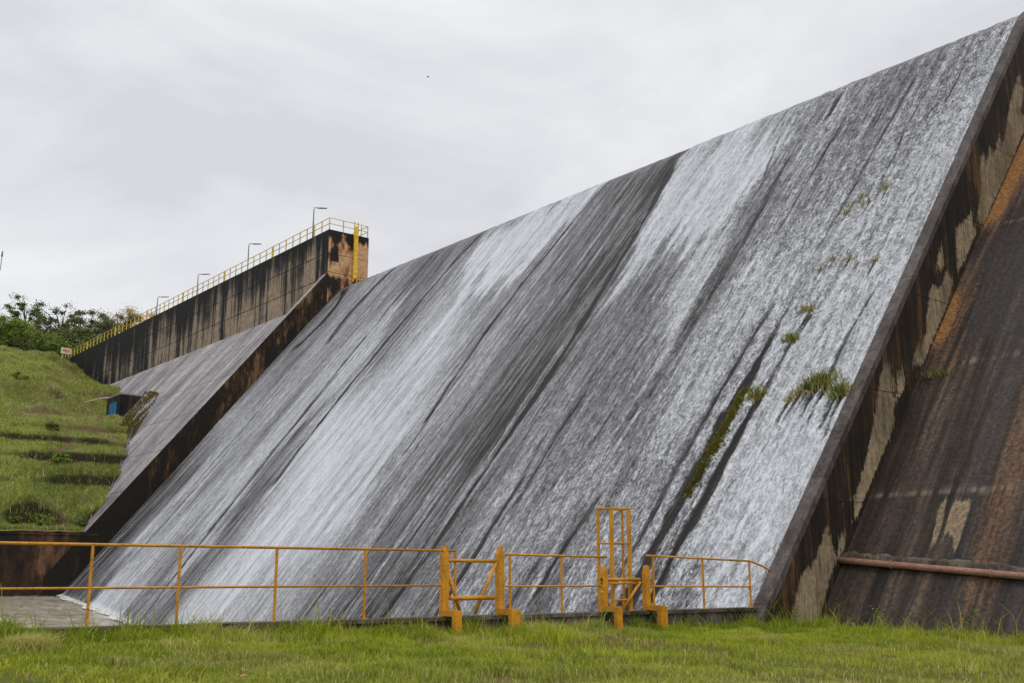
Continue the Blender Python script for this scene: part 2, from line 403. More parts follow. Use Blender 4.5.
# ---- valley floor far below, one sheet to the horizon
mesh_obj('ground', [(-3000, -3000, -9), (3000, -3000, -9), (3000, 3000, -9), (-3000, 3000, -9)], [(0, 1, 2, 3)], MAT['lawnsoil'])
tag(bpy.data.objects['ground'], 'wide green valley floor reaching the horizon', 'ground', kind='structure')

# ---- dam (one thing, many parts)
dam = empty('dam', (0, 27, CZ), 'tall sloping concrete gravity dam with stained walls, water pouring down its middle', 'dam')
ss = np.concatenate([np.linspace(S0, LT, 24), np.linspace(LT, SMAX, 16)[1:]])
def profile_band(y0, y1, off, name, mat, n=2, below=None):
    ys = np.linspace(y0, y1, n); x, z = face_pt(ss, off)
    V = np.zeros((n, len(ss), 3)); V[:, :, 0] = x; V[:, :, 2] = z; V[:, :, 1] = ys[:, None]
    return V
# spillway concrete under the water: face plus solid back
xs, zs = face_pt(ss, 0); poly = list(zip(xs, zs)) + [(26, 18), (30, -6), (xs[0], -6)]
MB().prism(poly, 'y', -.42, YL).build('spillway_block', MAT['wetface'], dam)
# end strip, standing a little proud of the water
xo, zo = face_pt(ss, .16); xi, zi = face_pt(ss, -.05)
poly = list(zip(xo, zo)) + list(zip(xi, zi))[::-1]
MB().prism(poly, 'y', -.425, .0).build('edge_strip', MAT['cap'], dam)

# right side wall: a grid with painted stains
def wall_grid(name, mat, ygrid_y, s_rng, d_rng, ns, nd, polys, kblur, jit=0, flip=False):
    s = np.linspace(*s_rng, ns); d = np.linspace(*d_rng, nd); x, z = face_pt(s, 0)
    th = np.where(s <= LT, TH, np.clip(TH - (s - LT) / RC, -.9, TH)); nx, nzz = -np.sin(th), np.cos(th)
    X = x[:, None] - nx[:, None] * d[None, :]; Z = z[:, None] - nzz[:, None] * d[None, :]
    m_ = np.zeros(X.shape)
    for pl in polys:
        q = [tuple(hit(u, v, (0, 1, 0), ygrid_y)[[0, 2]]) for u, v in pl]; m_ = np.maximum(m_, inside(X, Z, q))
    m_ = blur(m_.astype(float), *kblur)
    V = np.stack([X, np.full(X.shape, ygrid_y), Z], -1)
    return mesh_obj(name, V, grid_faces(ns, nd, flip), mat, dam, attrs={'m': m_})
patches = [
    [(802, 574), (803, 568), (831, 565), (831, 578), (823, 606), (818, 620), (814, 650), (794, 650), (793, 613), (795, 595)],
    [(815, 566), (820, 545), (827, 520), (831, 545), (838, 566)],
    [(837, 560), (839, 540), (843, 524), (846, 537), (842, 558)],
    [(844, 512), (843, 497), (865, 496), (861, 508), (852, 530), (856, 510), (852, 502), (846, 503)],
    [(874, 424), (882, 364), (891, 364), (895, 425), (868, 492), (851, 528), (860, 480), (868, 450)],
    [(896, 402), (897, 368), (905, 368), (906, 385), (900, 398)],
    [(929, 302), (949, 302), (921, 368), (919, 362), (925, 335)],
    [(947, 269), (953, 284), (940, 323), (926, 323), (930, 284), (940, 290)],
    [(957, 222), (978, 228), (972, 243), (958, 275), (956, 249)],
    [(980, 160), (984, 150), (986, 172), (990, 140), (994, 160), (999, 128), (1002, 150), (1008, 122), (1012, 140), (1018, 112), (1030, 118), (1022, 135), (1013, 158), (983, 226), (977, 219), (981, 190)],
    [(1003, 150), (1010, 100), (1020, 70), (1024, 95), (1018, 125)],
    [(968, 224), (971, 205), (974, 226)], [(962, 232), (966, 214), (970, 240)], [(936, 268), (941, 235), (944, 272)],
    [(912, 366), (917, 336), (921, 366)], [(884, 480), (890, 440), (893, 432), (890, 455)],
]
wall_grid('side_wall', MAT['side'], -.43, (S0, SMAX - 1), (0.02, 3.4), 380, 60, patches, (2, 1))

# right lower slope
prof_r = np.array([(-4.5, -7.3), (2.03, .62), (6.96, 6.62), (12.9, 13.46), (17.03, 18.15), (21, 22.6), (22, 23)])
ys = np.linspace(-.43, -16, 230); tt = np.linspace(0, 1, 300)
seg = np.concatenate([[0], np.cumsum(np.hypot(*np.diff(prof_r, axis=0).T))]); arc = tt * seg[-1]
PX = np.interp(arc, seg, prof_r[:, 0]); PZ = np.interp(arc, seg, prof_r[:, 1])
Yg, Ag = np.meshgrid(ys, arc, indexing='ij')
def rs_hit(u, v):
    P = hit(u, v, (-1.2, 0, 1), .62 - 1.2 * 2.03 + (0.0))
    for _ in range(8):       # follow the profile
        t = (-1.2); z_at = np.interp(P[0], prof_r[:, 0], prof_r[:, 1]); r = ray(u, v)
        P = P + r * ((z_at - P[2]) / (r[2] - 1.18 * r[0]))
    return P[1], np.interp(P[0], prof_r[:, 0], seg)
def rmask(polys, kb):
    m_ = np.zeros(Yg.shape)
    for pl in polys:
        q = [rs_hit(u, v) for u, v in pl]; m_ = np.maximum(m_, inside(Yg, Ag, q))
    return blur(m_.astype(float), *kb)
A_ = {}
A_['tan'] = rmask([[(1100, 240), (1060, 330), (1030, 380), (1000, 470), (972, 545), (955, 640), (990, 640), (1000, 560), (1024, 480), (1060, 400), (1110, 300)],
                   [(980, 232), (1024, 132), (1060, 60), (1080, 60), (1040, 150), (1000, 228)],
                   [(925, 365), (960, 352), (1040, 340), (1040, 352), (965, 372), (930, 380)], [(940, 320), (960, 290), (975, 250), (990, 250), (965, 320), (945, 350), (930, 360)]], (7, 8))
A_['orange'] = rmask([[(983, 228), (1000, 190), (1024, 133), (1060, 50), (1090, 50), (1045, 130), (1012, 190), (998, 224)], [(930, 345), (950, 300), (962, 280), (955, 320), (940, 352)]], (3, 4))
A_['blue'] = rmask([[(1010, 330), (1040, 330), (1000, 430), (975, 560), (960, 640), (930, 640), (950, 560), (975, 450)], [(1030, 470), (1060, 470), (1040, 640), (1000, 640)],
                    [(985, 240), (1030, 225), (1040, 330), (985, 345), (960, 340)]], (4, 6))
A_['pale'] = rmask([[(938, 500), (946, 500), (940, 540), (930, 556), (934, 530)], [(950, 503), (972, 500), (965, 525), (960, 556), (951, 558), (955, 530), (945, 540)]], (1, 2))
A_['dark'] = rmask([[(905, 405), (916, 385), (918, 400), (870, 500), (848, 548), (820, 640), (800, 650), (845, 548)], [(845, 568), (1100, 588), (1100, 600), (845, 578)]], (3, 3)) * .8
jm = np.zeros(Yg.shape)
for (u, v) in ((982, 228), (921, 369), (843, 497)):
    y_, a_ = rs_hit(u, v); jm = np.maximum(jm, np.clip(1.15 - np.abs(Ag - a_ - .22 * fbm(*Yg.shape, (14, 3), 3)) / .12, 0, 1))
A_['joint'] = jm * (.5 + fbm(*Yg.shape, (20, 4), 9)).clip(0, 1)
V = np.stack([np.broadcast_to(PX, Yg.shape) + .05 * fbm(*Yg.shape, (10, 12), 5), Yg, np.broadcast_to(PZ, Yg.shape)], -1)
mesh_obj('right_slope', V, grid_faces(len(ys), len(arc), True), MAT['rslope'], dam, smooth=True, attrs=A_, cols={'st': np.stack([Yg, Ag, 0 * Ag], -1)})
MB().prism([(2, -7), (2.2, .5), (17.2, 18), (22, 22.9), (30, 22.9), (30, -7)], 'y', -.44, -16).build('right_block', MAT['side'], dam)
# ledge of leaking mortar above the pipe
Pa, Pb = np.array([3.35, -.45, 2.35]), np.array([2.6, -14, 1.35])
# left (far) non-overflow section
dL = 2.15
pl_ = [(-1.6, CZ + TAN * (-1.6 + dL)), (14.75, CZ + TAN * (14.75 + dL)), (17.9, CZ + TAN * (14.75 + dL) + .02), (17.9, -6), (-1.6, -6)]
MB().prism(pl_, 'y', YL + .6, 128).build('left_slope', MAT['lslope'], dam)
# the fin between the two, going up to the crest wall
fx = np.linspace(-1.6, 17.9, 70); 
poly = [(-1.6, -6)] + [(x, CZ + TAN * (x + dL)) for x in (-1.6, 17.75)] + [(17.9, 25.3), (17.9, 18), (8, -6)]
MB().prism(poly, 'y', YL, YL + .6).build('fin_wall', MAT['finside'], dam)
poly = [(.75, CZ + TAN * (.75 + dL) + .004), (17.75, CZ + TAN * (17.75 + dL) + .004), (17.75, CZ + TAN * (17.75 + dL) + .05), (.75, CZ + TAN * (.75 + dL) + .05)]
MB().prism(poly, 'y', YL - .01, YL + .62).build('fin_cap', MAT['lslope'], dam)

# crest wall (vertical), with its end wall
XW, ZW = 17.9, 28.95
n, m_ = 420, 60
Yw = np.linspace(55.0, 135, n); Zw = np.linspace(17, ZW, m_)
Y2, Z2 = np.meshgrid(Yw, Zw, indexing='ij')
hgt = (ZW - Z2)
dk = np.clip(.42 - hgt * .13, -.12, .5) + .30 * np.clip((Y2 - 90) / 15, 0, 1) - .22 * np.clip((75 - Y2) / 20, 0, 1) * np.clip(hgt / 2, 0, 1)
dk += .35 * fbm(n, m_, (60, 2), 21) + .4 * np.clip(1 - (Y2 - 55.2) / .35, 0, 1)
V = np.stack([np.full(Y2.shape, XW), Y2, Z2], -1)
mesh_obj('crest_wall', V, grid_faces(n, m_, False), MAT['crestwall'], dam, attrs={'d': dk})
n2, m2 = 60, 110
Xe = np.linspace(XW, 21.62, n2); Ze = np.linspace(20, ZW, m2); X2, Z2 = np.meshgrid(Xe, Ze, indexing='ij')
hgt = ZW - Z2
dk = np.clip(.75 - hgt * .9, -.25, .8) + .55 * np.exp(-((X2 - 18.5) / .35) ** 2) * (hgt < 2.6) + .9 * fbm(n2, m2, (7, 8), 4) + .35 * np.exp(-((X2 - 19.9) / .25) ** 2) + .5 * np.clip(1 - (Z2 - 25) / .3, 0, 1)
mesh_obj('end_wall', np.stack([X2, np.full(X2.shape, 55.0), Z2], -1), grid_faces(n2, m2, True), MAT['endwall'], dam, attrs={'d': dk})
MB().box((XW + .01, 55.01, -6), (21.6, 135, ZW - .005)).build('crest_block', MAT['crestwall'], dam)
MB().box((XW - .004, 54.996, ZW), (21.63, 135, ZW + .03)).build('deck_slab', MAT['wetface'], dam)

# ---- water sheet over the spillway, foam painted from the survey of streaks
rows = [
 (600, "62:.3 75:.35 92:.22 98:.85 120:.8 132:.72 140:.45 150:.55 165:.42 180:.45 192:.85 230:.88 270:.78 300:.62 315:.42 330:.55 345:.4 365:.35 380:.3 420:.5 440:.33 455:.62 470:.55 485:.5 500:.6 515:.3 530:.6 545:.28 564:.6 590:.7 599:.35 613:.6 624:.3 634:.3 649:.5 672:.6 684:.42 701:.8 748:.75"),
 (540, "100:.2 112:.35 118:.25 131:.28 138:.8 153:.6 160:.72 171:.75 180:.6 192:.5 198:.4 206:.68 215:.45 224:.35 233:.5 243:.75 265:.88 282:.92 317:.78 335:.62 347:.62 358:.5 370:.6 379:.35 394:.3 401:.55 408:.3 423:.33 443:.35 458:.45 473:.66 484:.4 490:.65 505:.66 522:.62 537:.5 549:.6 564:.35 576:.5 587:.5 600:.6 622:.66 646:.66 678:.55 690:.5 701:.86 725:.92 748:.86"),
 (480, "150:.2 168:.2 177:.33 189:.28 194:.8 206:.72 212:.5 224:.72 236:.65 247:.4 253:.6 265:.42 271:.35 278:.65 288:.82 317:.94 344:.88 358:.72 370:.6 388:.62 396:.4 405:.6 417:.55 424:.33 440:.3 449:.5 459:.3 470:.35 473:.6 490:.4 505:.6 516:.66 531:.62 549:.5 578:.55 596:.6 619:.45 637:.5 657:.52 675:.66 684:.5 707:.6 722:.72 754:.93 790:.8"),
 (420, "190:.25 205:.2 214:.3 220:.72 238:.72 253:.66 268:.7 277:.45 285:.5 297:.42 309:.3 316:.62 326:.88 356:.9 379:.75 399:.85 417:.76 435:.6 444:.62 458:.45 479:.36 488:.3 500:.15 514:.15 518:.45 529:.45 546:.5 564:.45 590:.47 608:.45 622:.5 631:.42 655:.5 666:.75 684:.62 701:.62 707:.5 716:.72 737:.82 745:.7 770:.9 830:.85"),
 (360, "240:.2 262:.25 274:.3 280:.55 297:.4 303:.66 326:.6 344:.6 353:.42 367:.6 376:.5 386:.62 396:.76 429:.88 444:.78 458:.6 476:.62 488:.62 497:.5 508:.35 526:.4 534:.3 546:.15 555:.38 570:.45 590:.45 611:.5 640:.45 655:.45 669:.38 678:.6 687:.72 713:.68 737:.5 742:.66 755:.66 772:.82 850:.85 870:.82"),
 (300, "300:.35 328:.2 340:.5 361:.6 385:.52 405:.35 420:.55 429:.58 444:.7 473:.62 488:.6 500:.62 517:.62 537:.5 558:.44 575:.33 583:.28 588:.48 598:.4 605:.5 622:.45 640:.38 660:.42 671:.66 692:.56 703:.35 712:.4 724:.66 750:.68 786:.66 821:.72 874:.8 900:.8"),
 (240, "440:.35 453:.4 458:.42 473:.46 480:.6 517:.6 540:.6 552:.6 564:.52 581:.44 605:.42 618:.40 627:.28 636:.42 645:.45 677:.5 686:.5 712:.55 724:.5 733:.32 741:.52 747:.35 759:.6 794:.62 850:.72 920:.78"),
 (180, "590:.75 604:.72 610:.5 618:.42 648:.36 662:.18 668:.35 672:.76 700:.78 747:.74 765:.5 771:.42 782:.58 809:.66 838:.6 868:.62 897:.7 926:.78 960:.8"),
 (120, "740:.7 780:.68 818:.5 833:.66 868:.48 882:.4 897:.54 926:.6 955:.7 970:.76 985:.76"),
 (70, "880:.5 906:.4 932:.46 955:.56 973:.52 991:.72 1008:.78"),
]
dY = .05; NY = int((YL - .02) / dY); Yf = np.linspace(.01, YL - .01, NY)
Sf = np.concatenate([np.arange(S0 + .2, LT, .13), np.linspace(LT, SMAX - .1, 50)]); NS = len(Sf)
Srow, Wrow = [], []
for v, t in rows:
    pr = [tuple(map(float, q.split(':'))) for q in t.split()]
    pts = sorted([(*face_hit(u, v), w) for u, w in pr]); a = np.array(pts)
    ok = (Yf >= a[0, 0] - 1.2) & (Yf <= a[-1, 0] + 1.2)
    sr = np.interp(Yf, a[:, 0], a[:, 1]); Srow.append(np.where(ok, sr, np.nan)); Wrow.append(np.where(ok, np.interp(Yf, a[:, 0], a[:, 2]), np.nan))
Srow, Wrow = np.array(Srow), np.array(Wrow)
foam = np.zeros((NY, NS))
for i in range(NY):
    k = ~np.isnan(Srow[:, i])
    foam[i] = np.interp(Sf, Srow[k, i], Wrow[k, i]) if k.any() else .5
foam = blur(foam, 1, 3, 1)
YY, SG = np.meshgrid(Yf, Sf, indexing='ij')
jag = .35 * fbm(NY, NS, (260, 6), 11)
def white_poly(pl, val, k=(2, 2), under=1.0):
    global foam
    q = [face_hit(u, v) for u, v in pl]; tooth = np.abs(fbm(NY, 2, (90, 2), 5)[:, :1]) * 5.5 + np.abs(fbm(NY, 2, (300, 2), 6)[:, :1]) * 2.5 - 1.2
    mk = blur(inside(YY, SG - tooth * under, q).astype(float), *k, it=1); foam = foam * (1 - mk) + np.maximum(foam, val) * mk
white_poly([(672, 168), (720, 150), (785, 152), (752, 195), (735, 206), (722, 232), (712, 244), (688, 260), (681, 241), (664, 270), (646, 294), (654, 255), (635, 285), (606, 305), (632, 256), (650, 215)], .90)
white_poly([(486, 236), (560, 206), (606, 182), (560, 235), (537, 257), (500, 298), (490, 291), (484, 300), (470, 303), (462, 296), (464, 275), (476, 245)], .92)
white_poly([(330, 560), (360, 500), (400, 440), (425, 385), (440, 345), (452, 320), (440, 318), (415, 350), (380, 400), (345, 445), (300, 510), (260, 580)], .87, (3, 6))
white_poly([(700, 250), (730, 235), (712, 275), (696, 300), (678, 340), (660, 372), (650, 380), (655, 350), (668, 310), (682, 275)], .80, (2, 3))
white_poly([(745, 270), (775, 262), (765, 310), (745, 345), (720, 385), (695, 425), (684, 440), (690, 400), (705, 360), (722, 320)], .80, (2, 3))
white_poly([(350, 340), (400, 300), (385, 335), (345, 385), (300, 430), (262, 470), (225, 520), (180, 590), (160, 590), (210, 510), (260, 445), (310, 385)], .76, (3, 4))
white_poly([(700, 600), (718, 530), (745, 480), (790, 400), (830, 330), (880, 330), (850, 400), (800, 500), (760, 600)], .84, (4, 8))
RAG = .09 * fbm(NY, NS, (500, 60), 91) + .05 * fbm(NY, NS, (900, 160), 92)
def streak(pts, wid, val, mode='dark', edge=.5):
    """a line of flow: pts in survey pixels top to bottom, wid in metres"""
    global foam
    q = np.array(sorted([face_hit(u, v) for u, v in pts], key=lambda p: p[1]))
    cf = np.polyfit(q[:, 1], q[:, 0], min(2, len(q) - 1)); yc = np.polyval(cf, np.clip(SG, q[0, 1] - 1, q[-1, 1] + 1)) + .10 * fbm(NY, NS, (3, 20), int(abs(q[0, 0]) * 10)) 
    wv = wid * (1 + .9 * fbm(NY, NS, (3, 20), int(abs(q[0, 0]) * 7) + 3))
    end = np.clip((SG - q[0, 1]) / .8 + 1, 0, 1) * np.clip((q[-1, 1] - SG) / .8 + 1, 0, 1)
    k = np.clip((wv / 2 + .035 + RAG * min(1, wid * 3) - np.abs(YY - yc)) / .07, 0, 1) * end
    foam = foam * (1 - k) + (np.minimum(foam, val) if mode == 'dark' else np.maximum(foam, val)) * k
D = [
 ([(615, 177), (576, 218), (552, 249), (508, 308), (467, 357), (429, 420)], .22, .08), ([(429, 420), (408, 450)], .16, .2),
 ([(670, 172), (640, 226), (596, 308), (561, 366), (520, 420), (475, 478), (436, 540), (385, 624)], .36, .0),
 ([(655, 205), (628, 240), (600, 280)], .16, .14), ([(660, 180), (640, 210)], .22, .12), ([(640, 175), (600, 225), (560, 280), (520, 335)], .12, .15),
 ([(524, 262), (520, 266)], .1, .3),
 ([(486, 231), (440, 278), (420, 300), (379, 353), (338, 406), (276, 480)], .42, .05), ([(276, 480), (225, 545), (200, 580)], .3, .3),
 ([(440, 249), (405, 290), (355, 352), (320, 395), (285, 440), (230, 505), (190, 560), (150, 610)], .35, .3),
 ([(400, 264), (372, 290), (345, 322), (330, 340)], .7, .16), ([(345, 292), (325, 320), (300, 345)], .9, .10),
 ([(770, 343), (758, 365), (747, 384)], .30, .0), ([(786, 313), (770, 343)], .12, .2),
 ([(742, 392), (725, 425), (703, 462), (681, 502), (649, 558), (628, 602), (618, 630)], .50, .03),
 ([(768, 385), (757, 406), (725, 464), (687, 529), (663, 581), (650, 612)], .30, .05),
 ([(766, 319), (737, 369), (719, 395), (713, 408), (684, 458), (635, 549), (615, 590)], .2, .16),
 ([(599, 500), (567, 546), (540, 590)], .3, .15), ([(520, 485), (461, 578), (440, 612)], .28, .12), ([(545, 440), (528, 470)], .18, .2),
 ([(580, 403), (552, 447), (520, 500)], .14, .2),
 ([(912, 84), (882, 137), (841, 213), (825, 240)], .12, .1), ([(838, 100), (830, 115)], .3, .05), ([(844, 122), (800, 196), (780, 230)], .12, .2),
 ([(812, 310), (789, 348), (772, 383), (760, 405)], .12, .2), ([(842, 351), (833, 372)], .14, .15), ([(868, 305), (845, 345)], .1, .2), ([(838, 395), (828, 415)], .16, .1),
 ([(786, 165), (750, 231), (726, 272), (693, 325), (640, 413)], .2, .25), ([(775, 150), (760, 190)], .12, .3),
 ([(736, 250), (709, 290), (694, 315)], .45, .32),
 ([(303, 359), (236, 440), (183, 496), (130, 557)], .10, .12), ([(308, 357), (240, 440), (189, 496), (136, 557)], .10, .12),
 ([(960, 75), (945, 105)], .08, .2), ([(925, 95), (893, 160), (880, 190)], .1, .2),
]
for p_, w_, v_ in D: streak(p_, w_, v_)
def wake(u, v, ln, wid, val=.14):
    """the gap in the flow below a plant"""
    global foam
    y_, s_ = face_hit(u, v); t_ = np.clip((s_ - SG) / ln, 0, 1); on = (SG <= s_ + .1) & (SG > s_ - ln)
    k = np.clip((wid * (1 - t_) * .5 + RAG * .7 - np.abs(YY - y_ - .06 * np.sin(SG * 2))) / .05, 0, 1) * on * (1 - t_ ** 2)
    foam = foam * (1 - k) + np.minimum(foam, val + .2 * t_) * k
for u, v, ln, wd in [(791, 402, 1.6, .2), (800, 396, 2.0, .22), (809, 390, 1.6, .2), (819, 386, 2.4, .3), (828, 385, 2.2, .28), (836, 393, 1.6, .2), (844, 396, 2.6, .3), (814, 388, 1.9, .14), (758, 404, 3, .35), (791, 348, 2.2, .22), (809, 318, 2.4, .2),
                     (820, 273, 1, .12), (833, 262, 1.2, .14), (849, 262, 1, .12), (876, 263, 1.4, .14), (846, 215, 1.3, .16), (852, 207, 1, .12), (862, 199, 1.2, .14), (868, 205, 1, .12), (887, 190, 1.4, .14)]: wake(u, v, ln, wd)
for p_, w_, v_ in [([(640, 412), (549, 564), (530, 600)], .16, .68), ([(566, 340), (517, 420), (473, 480), (440, 535), (420, 570)], .14, .62),
                   ([(440, 480), (401, 540), (375, 580)], .2, .6), ([(118, 540), (205, 450), (232, 420)], .10, .62), ([(62, 597), (118, 540)], .3, .6), ([(330, 312), (290, 360)], .12, .6)]:
    streak(p_, w_, v_, 'light')
foam = foam + .01 * (foam > .34) * np.clip((YY - 25) / 10, 0, 1)
foam += .03 * np.clip((16 - YY) / 10, 0, 1) * (foam > .25) * (foam < .8)
foam += .16 * fbm(NY, NS, (300, 7), 31) + .08 * fbm(NY, NS, (14, 9), 33)
# aerated toe where the sheet reaches the pool
WZ = lambda y: .38 - .0755 * (54.93 - y)
x_, z_ = face_pt(Sf, 0.0)
toe = np.clip(1 - (z_[None, :] - WZ(YY)) / .35, 0, 1); foam = np.where(foam > .3, foam + .35 * toe, foam)
foam = foam.clip(0, 1.1)
off = .035 + .05 * np.clip(foam, 0, 1) + .045 * np.clip(foam, .2, 1) * fbm(NY, NS, (340, 8), 45) * (SG > LT - 2) + .05 * np.clip(foam, 0, 1) * fbm(NY, NS, (260, 110), 44)
xx, zz = face_pt(SG, off)
V = np.stack([xx, YY, zz], -1)
wsheet = mesh_obj('cascading_water', V, grid_faces(NY, NS, True), MAT['fall'], None, smooth=True, attrs={'foam': foam}, cols={'st': np.stack([YY, SG, 0 * SG], -1)})
tag(wsheet, 'thin white sheet of water streaming down the dam face', 'water', kind='structure')

# ---- stilling basin: pool, walls
n = 300; m_ = 240
xa = np.linspace(-60, 2.0, n); ya = np.linspace(.3, YL + .05, m_); X2, Y2 = np.meshgrid(xa, ya, indexing='ij')
Z2 = WZ(Y2) + .05 * fbm(n, m_, (90, 60), 8) + .02 * np.sin(Y2 * 2 + X2 * .6)
def mat_pool():
    m = M('brown_pool'); p = m.pos(); a = m.noise(m.map(p, (1, .55, 1)), 1.1, 5, .65, .8); b = m.noise(p, 5, 4, .6, .5)
    c = m.ramp(m.math('ADD', m.math('MULTIPLY', a, .7), m.math('MULTIPLY', b, .3)), [(.34, (.25, .205, .145)), (.5, (.46, .40, .31)), (.64, (.66, .61, .53))])
    m.bump(m.math('ADD', a, m.math('MULTIPLY', b, .3)), .8, .10); return m.done(c, .12, .6)
pool = mesh_obj('basin_water', np.stack([X2, Y2, Z2], -1), grid_faces(n, m_, True), mat_pool(), None, smooth=True)
tag(pool, 'churning brown water in the stilling basin below the dam', 'water', kind='structure')
# foam line along the toe
fm = M('foam'); p = fm.pos(); g = fm.noise(p, 3, 5, .7); fm.bump(g, .6, .1); MAT['foam'] = fm.done(fm.ramp(g, [(.35, (.30, .27, .22)), (.6, (.75, .74, .72))]), .8)
fv, ff = [], []
r_ = random.Random(3)
mb = MB(); yy = np.arange(1.0, 54.9, .12); top = []; bot = []
for y in yy:
    xw = (WZ(y) - CZ) / TAN; top.append((xw + .03, y, WZ(y) + .14)); bot.append((xw - .30 - .22 * math.sin(y * 1.7) * math.sin(y * .63) - .06 * r_.random(), y, WZ(y) + .035))
k = len(yy)
tag(mesh_obj('foam', top + bot, [(i, k + i, k + i + 1, i + 1) for i in range(k - 1)], MAT['foam']), 'white foam edging the pool at the foot of the falling sheet', 'foam', kind='stuff')

kb = empty('basin_kerb', (-12, .1, 0), 'low dark concrete basin kerb carrying the orange railings', 'kerb')
MB().box((-60, -.14, -6), (.35, .32, CZ - .07)).build('kerb_wall', MAT['curb'], kb)
MB().box((-60, -.19, CZ - .07), (.36, .36, CZ)).build('kerb_coping', MAT['curb'], kb)
rw = empty('retaining_wall', (-10, YL + .3, 0), 'dark brown stained retaining wall across the pool, below the grassy bank', 'wall')
MB().box((-60, YL + .03, -6), (3.5, YL + .55, 4.22)).build('wall_face', MAT['basinwall'], rw)
MB().box((-60, YL - .03, 4.22), (1.6, YL + .6, 4.36)).build('wall_coping', MAT['basinwall'], rw)

# ---- lawn in front
def lawn_z(x, y):
    return .75 - .021 * (np.clip(x, -60, 30) + 18) + .022 * np.clip(y, -40, 0) + 0 * x
n, m_ = 260, 200
xa = np.concatenate([np.linspace(-300, -40, 20), np.linspace(-39, 16, 220), np.linspace(17, 120, 20)]); ya = np.concatenate([np.linspace(-300, -30, 20), np.linspace(-29, -.14, 180)])
X2, Y2 = np.meshgrid(xa, ya, indexing='ij'); bump_ = .10 * fbm(n, m_, (40, 30), 61)
Z2 = lawn_z(X2, Y2) + bump_
lawn = mesh_obj('lawn', np.stack([X2, Y2, Z2], -1), grid_faces(n, m_, True), MAT['lawnsoil'], None, smooth=True, attrs={'steep': 0 * X2})
tag(lawn, 'patchy green lawn in front of the railing', 'lawn', kind='structure')
from math import floor
def sample(G, x, y):
    i = np.clip(np.searchsorted(xa, x) - 1, 0, n - 2); j = np.clip(np.searchsorted(ya, y) - 1, 0, m_ - 2)
    fx_ = (x - xa[i]) / (xa[i + 1] - xa[i]); fy_ = (y - ya[j]) / (ya[j + 1] - ya[j])
    return G[i, j] * (1 - fx_) * (1 - fy_) + G[i + 1, j] * fx_ * (1 - fy_) + G[i, j + 1] * (1 - fx_) * fy_ + G[i + 1, j + 1] * fx_ * fy_

def blades(P, H, Wd, lean, seed, tint, dry):
    """grass blades: 5 vertices each, bent; returns V, F(list of tri/quads as tris), attrs"""
    r = np.random.default_rng(seed); N = len(P)
    a = r.random(N) * 2 * math.pi; d = np.stack([np.cos(a), np.sin(a), 0 * a], -1)
    b = r.random(N) * 2 * math.pi; w = np.stack([np.cos(b), np.sin(b), 0 * b], -1) * (Wd / 2)[:, None]
    up = np.array([0, 0, 1.0])
    mid = P + up * (H * .55)[:, None] + d * (H * lean * .3)[:, None]; tip = P + up * (H * (1 - .25 * lean))[:, None] + d * (H * lean * 1.0)[:, None]
    base = P - up * .02
    V = np.stack([base - w, base + w, mid - w * .8, mid + w * .8, tip], 1).reshape(-1, 3)
    k = np.arange(N)[:, None] * 5
    F = np.concatenate([k + np.array([[0, 1, 3]]), k + np.array([[0, 3, 2]]), k + np.array([[2, 3, 4]])], 0)
    return V, F, {'tint': np.repeat(tint, 5), 'dry': np.repeat(dry, 5)}
def vnoise(x, y, s, seed):
    r = np.random.default_rng(seed); G = r.random((64, 64)); a = (x * s) % 63; b = (y * s) % 63; i = a.astype(int); j = b.astype(int); fa = a - i; fb = b - j
    fa = fa * fa * (3 - 2 * fa); fb = fb * fb * (3 - 2 * fb)
    return G[i, j] * (1 - fa) * (1 - fb) + G[i + 1, j] * fa * (1 - fb) + G[i, j + 1] * (1 - fa) * fb + G[i + 1, j + 1] * fa * fb
N = 520000
# denser towards the kerb line, everything inside the strip that the camera can see plus a margin
x = rng.uniform(-26, 16, N); y = -.2 - 15 * rng.random(N) ** 1.1
sd_ = (x - EYE[0]) * math.cos(HEAD) - (y - EYE[1]) * math.sin(HEAD); fd_ = (x - EYE[0]) * math.sin(HEAD) + (y - EYE[1]) * math.cos(HEAD)
keep = (fd_ > 8) & (np.abs(sd_) < fd_ * .62 + 2)
# stay off the slope foot
keep &= ~((x > 2.0))
x, y = x[keep], y[keep]
patch = vnoise(x, y, .45, 2) * .6 + vnoise(x, y, 1.6, 3) * .4; near = np.clip((-y - 4) / 5, 0, 1)
keep = rng.random(len(x)) < np.clip((patch - .27 - .10 * near) * 5.5, .12, 1)
x, y, patch = x[keep], y[keep], patch[keep]; N = len(x)
z = sample(Z2, x, y)
edge = np.exp(-((y + .35) / .6) ** 2) + 1.0 * np.exp(-((x - 1.2) / 1.5) ** 2) * (y > -6)
clump = vnoise(x, y, 2.6, 9) ** 2
H = (.045 + .10 * clump + .03 * rng.random(N)) * (1 + 1.5 * np.clip(edge, 0, 1.2) * (.4 + rng.random(N))) * (1.0 - .15 * np.clip((-y - 5) / 5, 0, 1)) * (.7 + .9 * vnoise(x, y, 1.3, 57))
tall = rng.random(N) < (.0015 + .02 * np.clip(edge, 0, 1)); H = np.where(tall, H * 2.4 + .08, H)
Wd = .010 + .008 * rng.random(N)
tint = (.16 + .62 * vnoise(x, y, .9, 5) + .25 * (vnoise(x, y, 3.1, 55) - .5) + .35 * (rng.random(N) - .4)).clip(0, 1)
dry = np.clip((rng.random(N) < .10) * .8 + .5 * (vnoise(x, y, .7, 8) > .68) * rng.random(N) + .6 * np.clip((-y - 4) / 6, 0, 1) * rng.random(N), 0, 1)
V, F, at = blades(np.stack([x, y, z], -1), H, Wd, .25 + .6 * rng.random(N), 4, tint, dry)
tag(mesh_obj('grass', V, F, MAT['blade'], None, attrs=at), 'short bright green grass and weeds growing along the kerb', 'grass', kind='stuff')

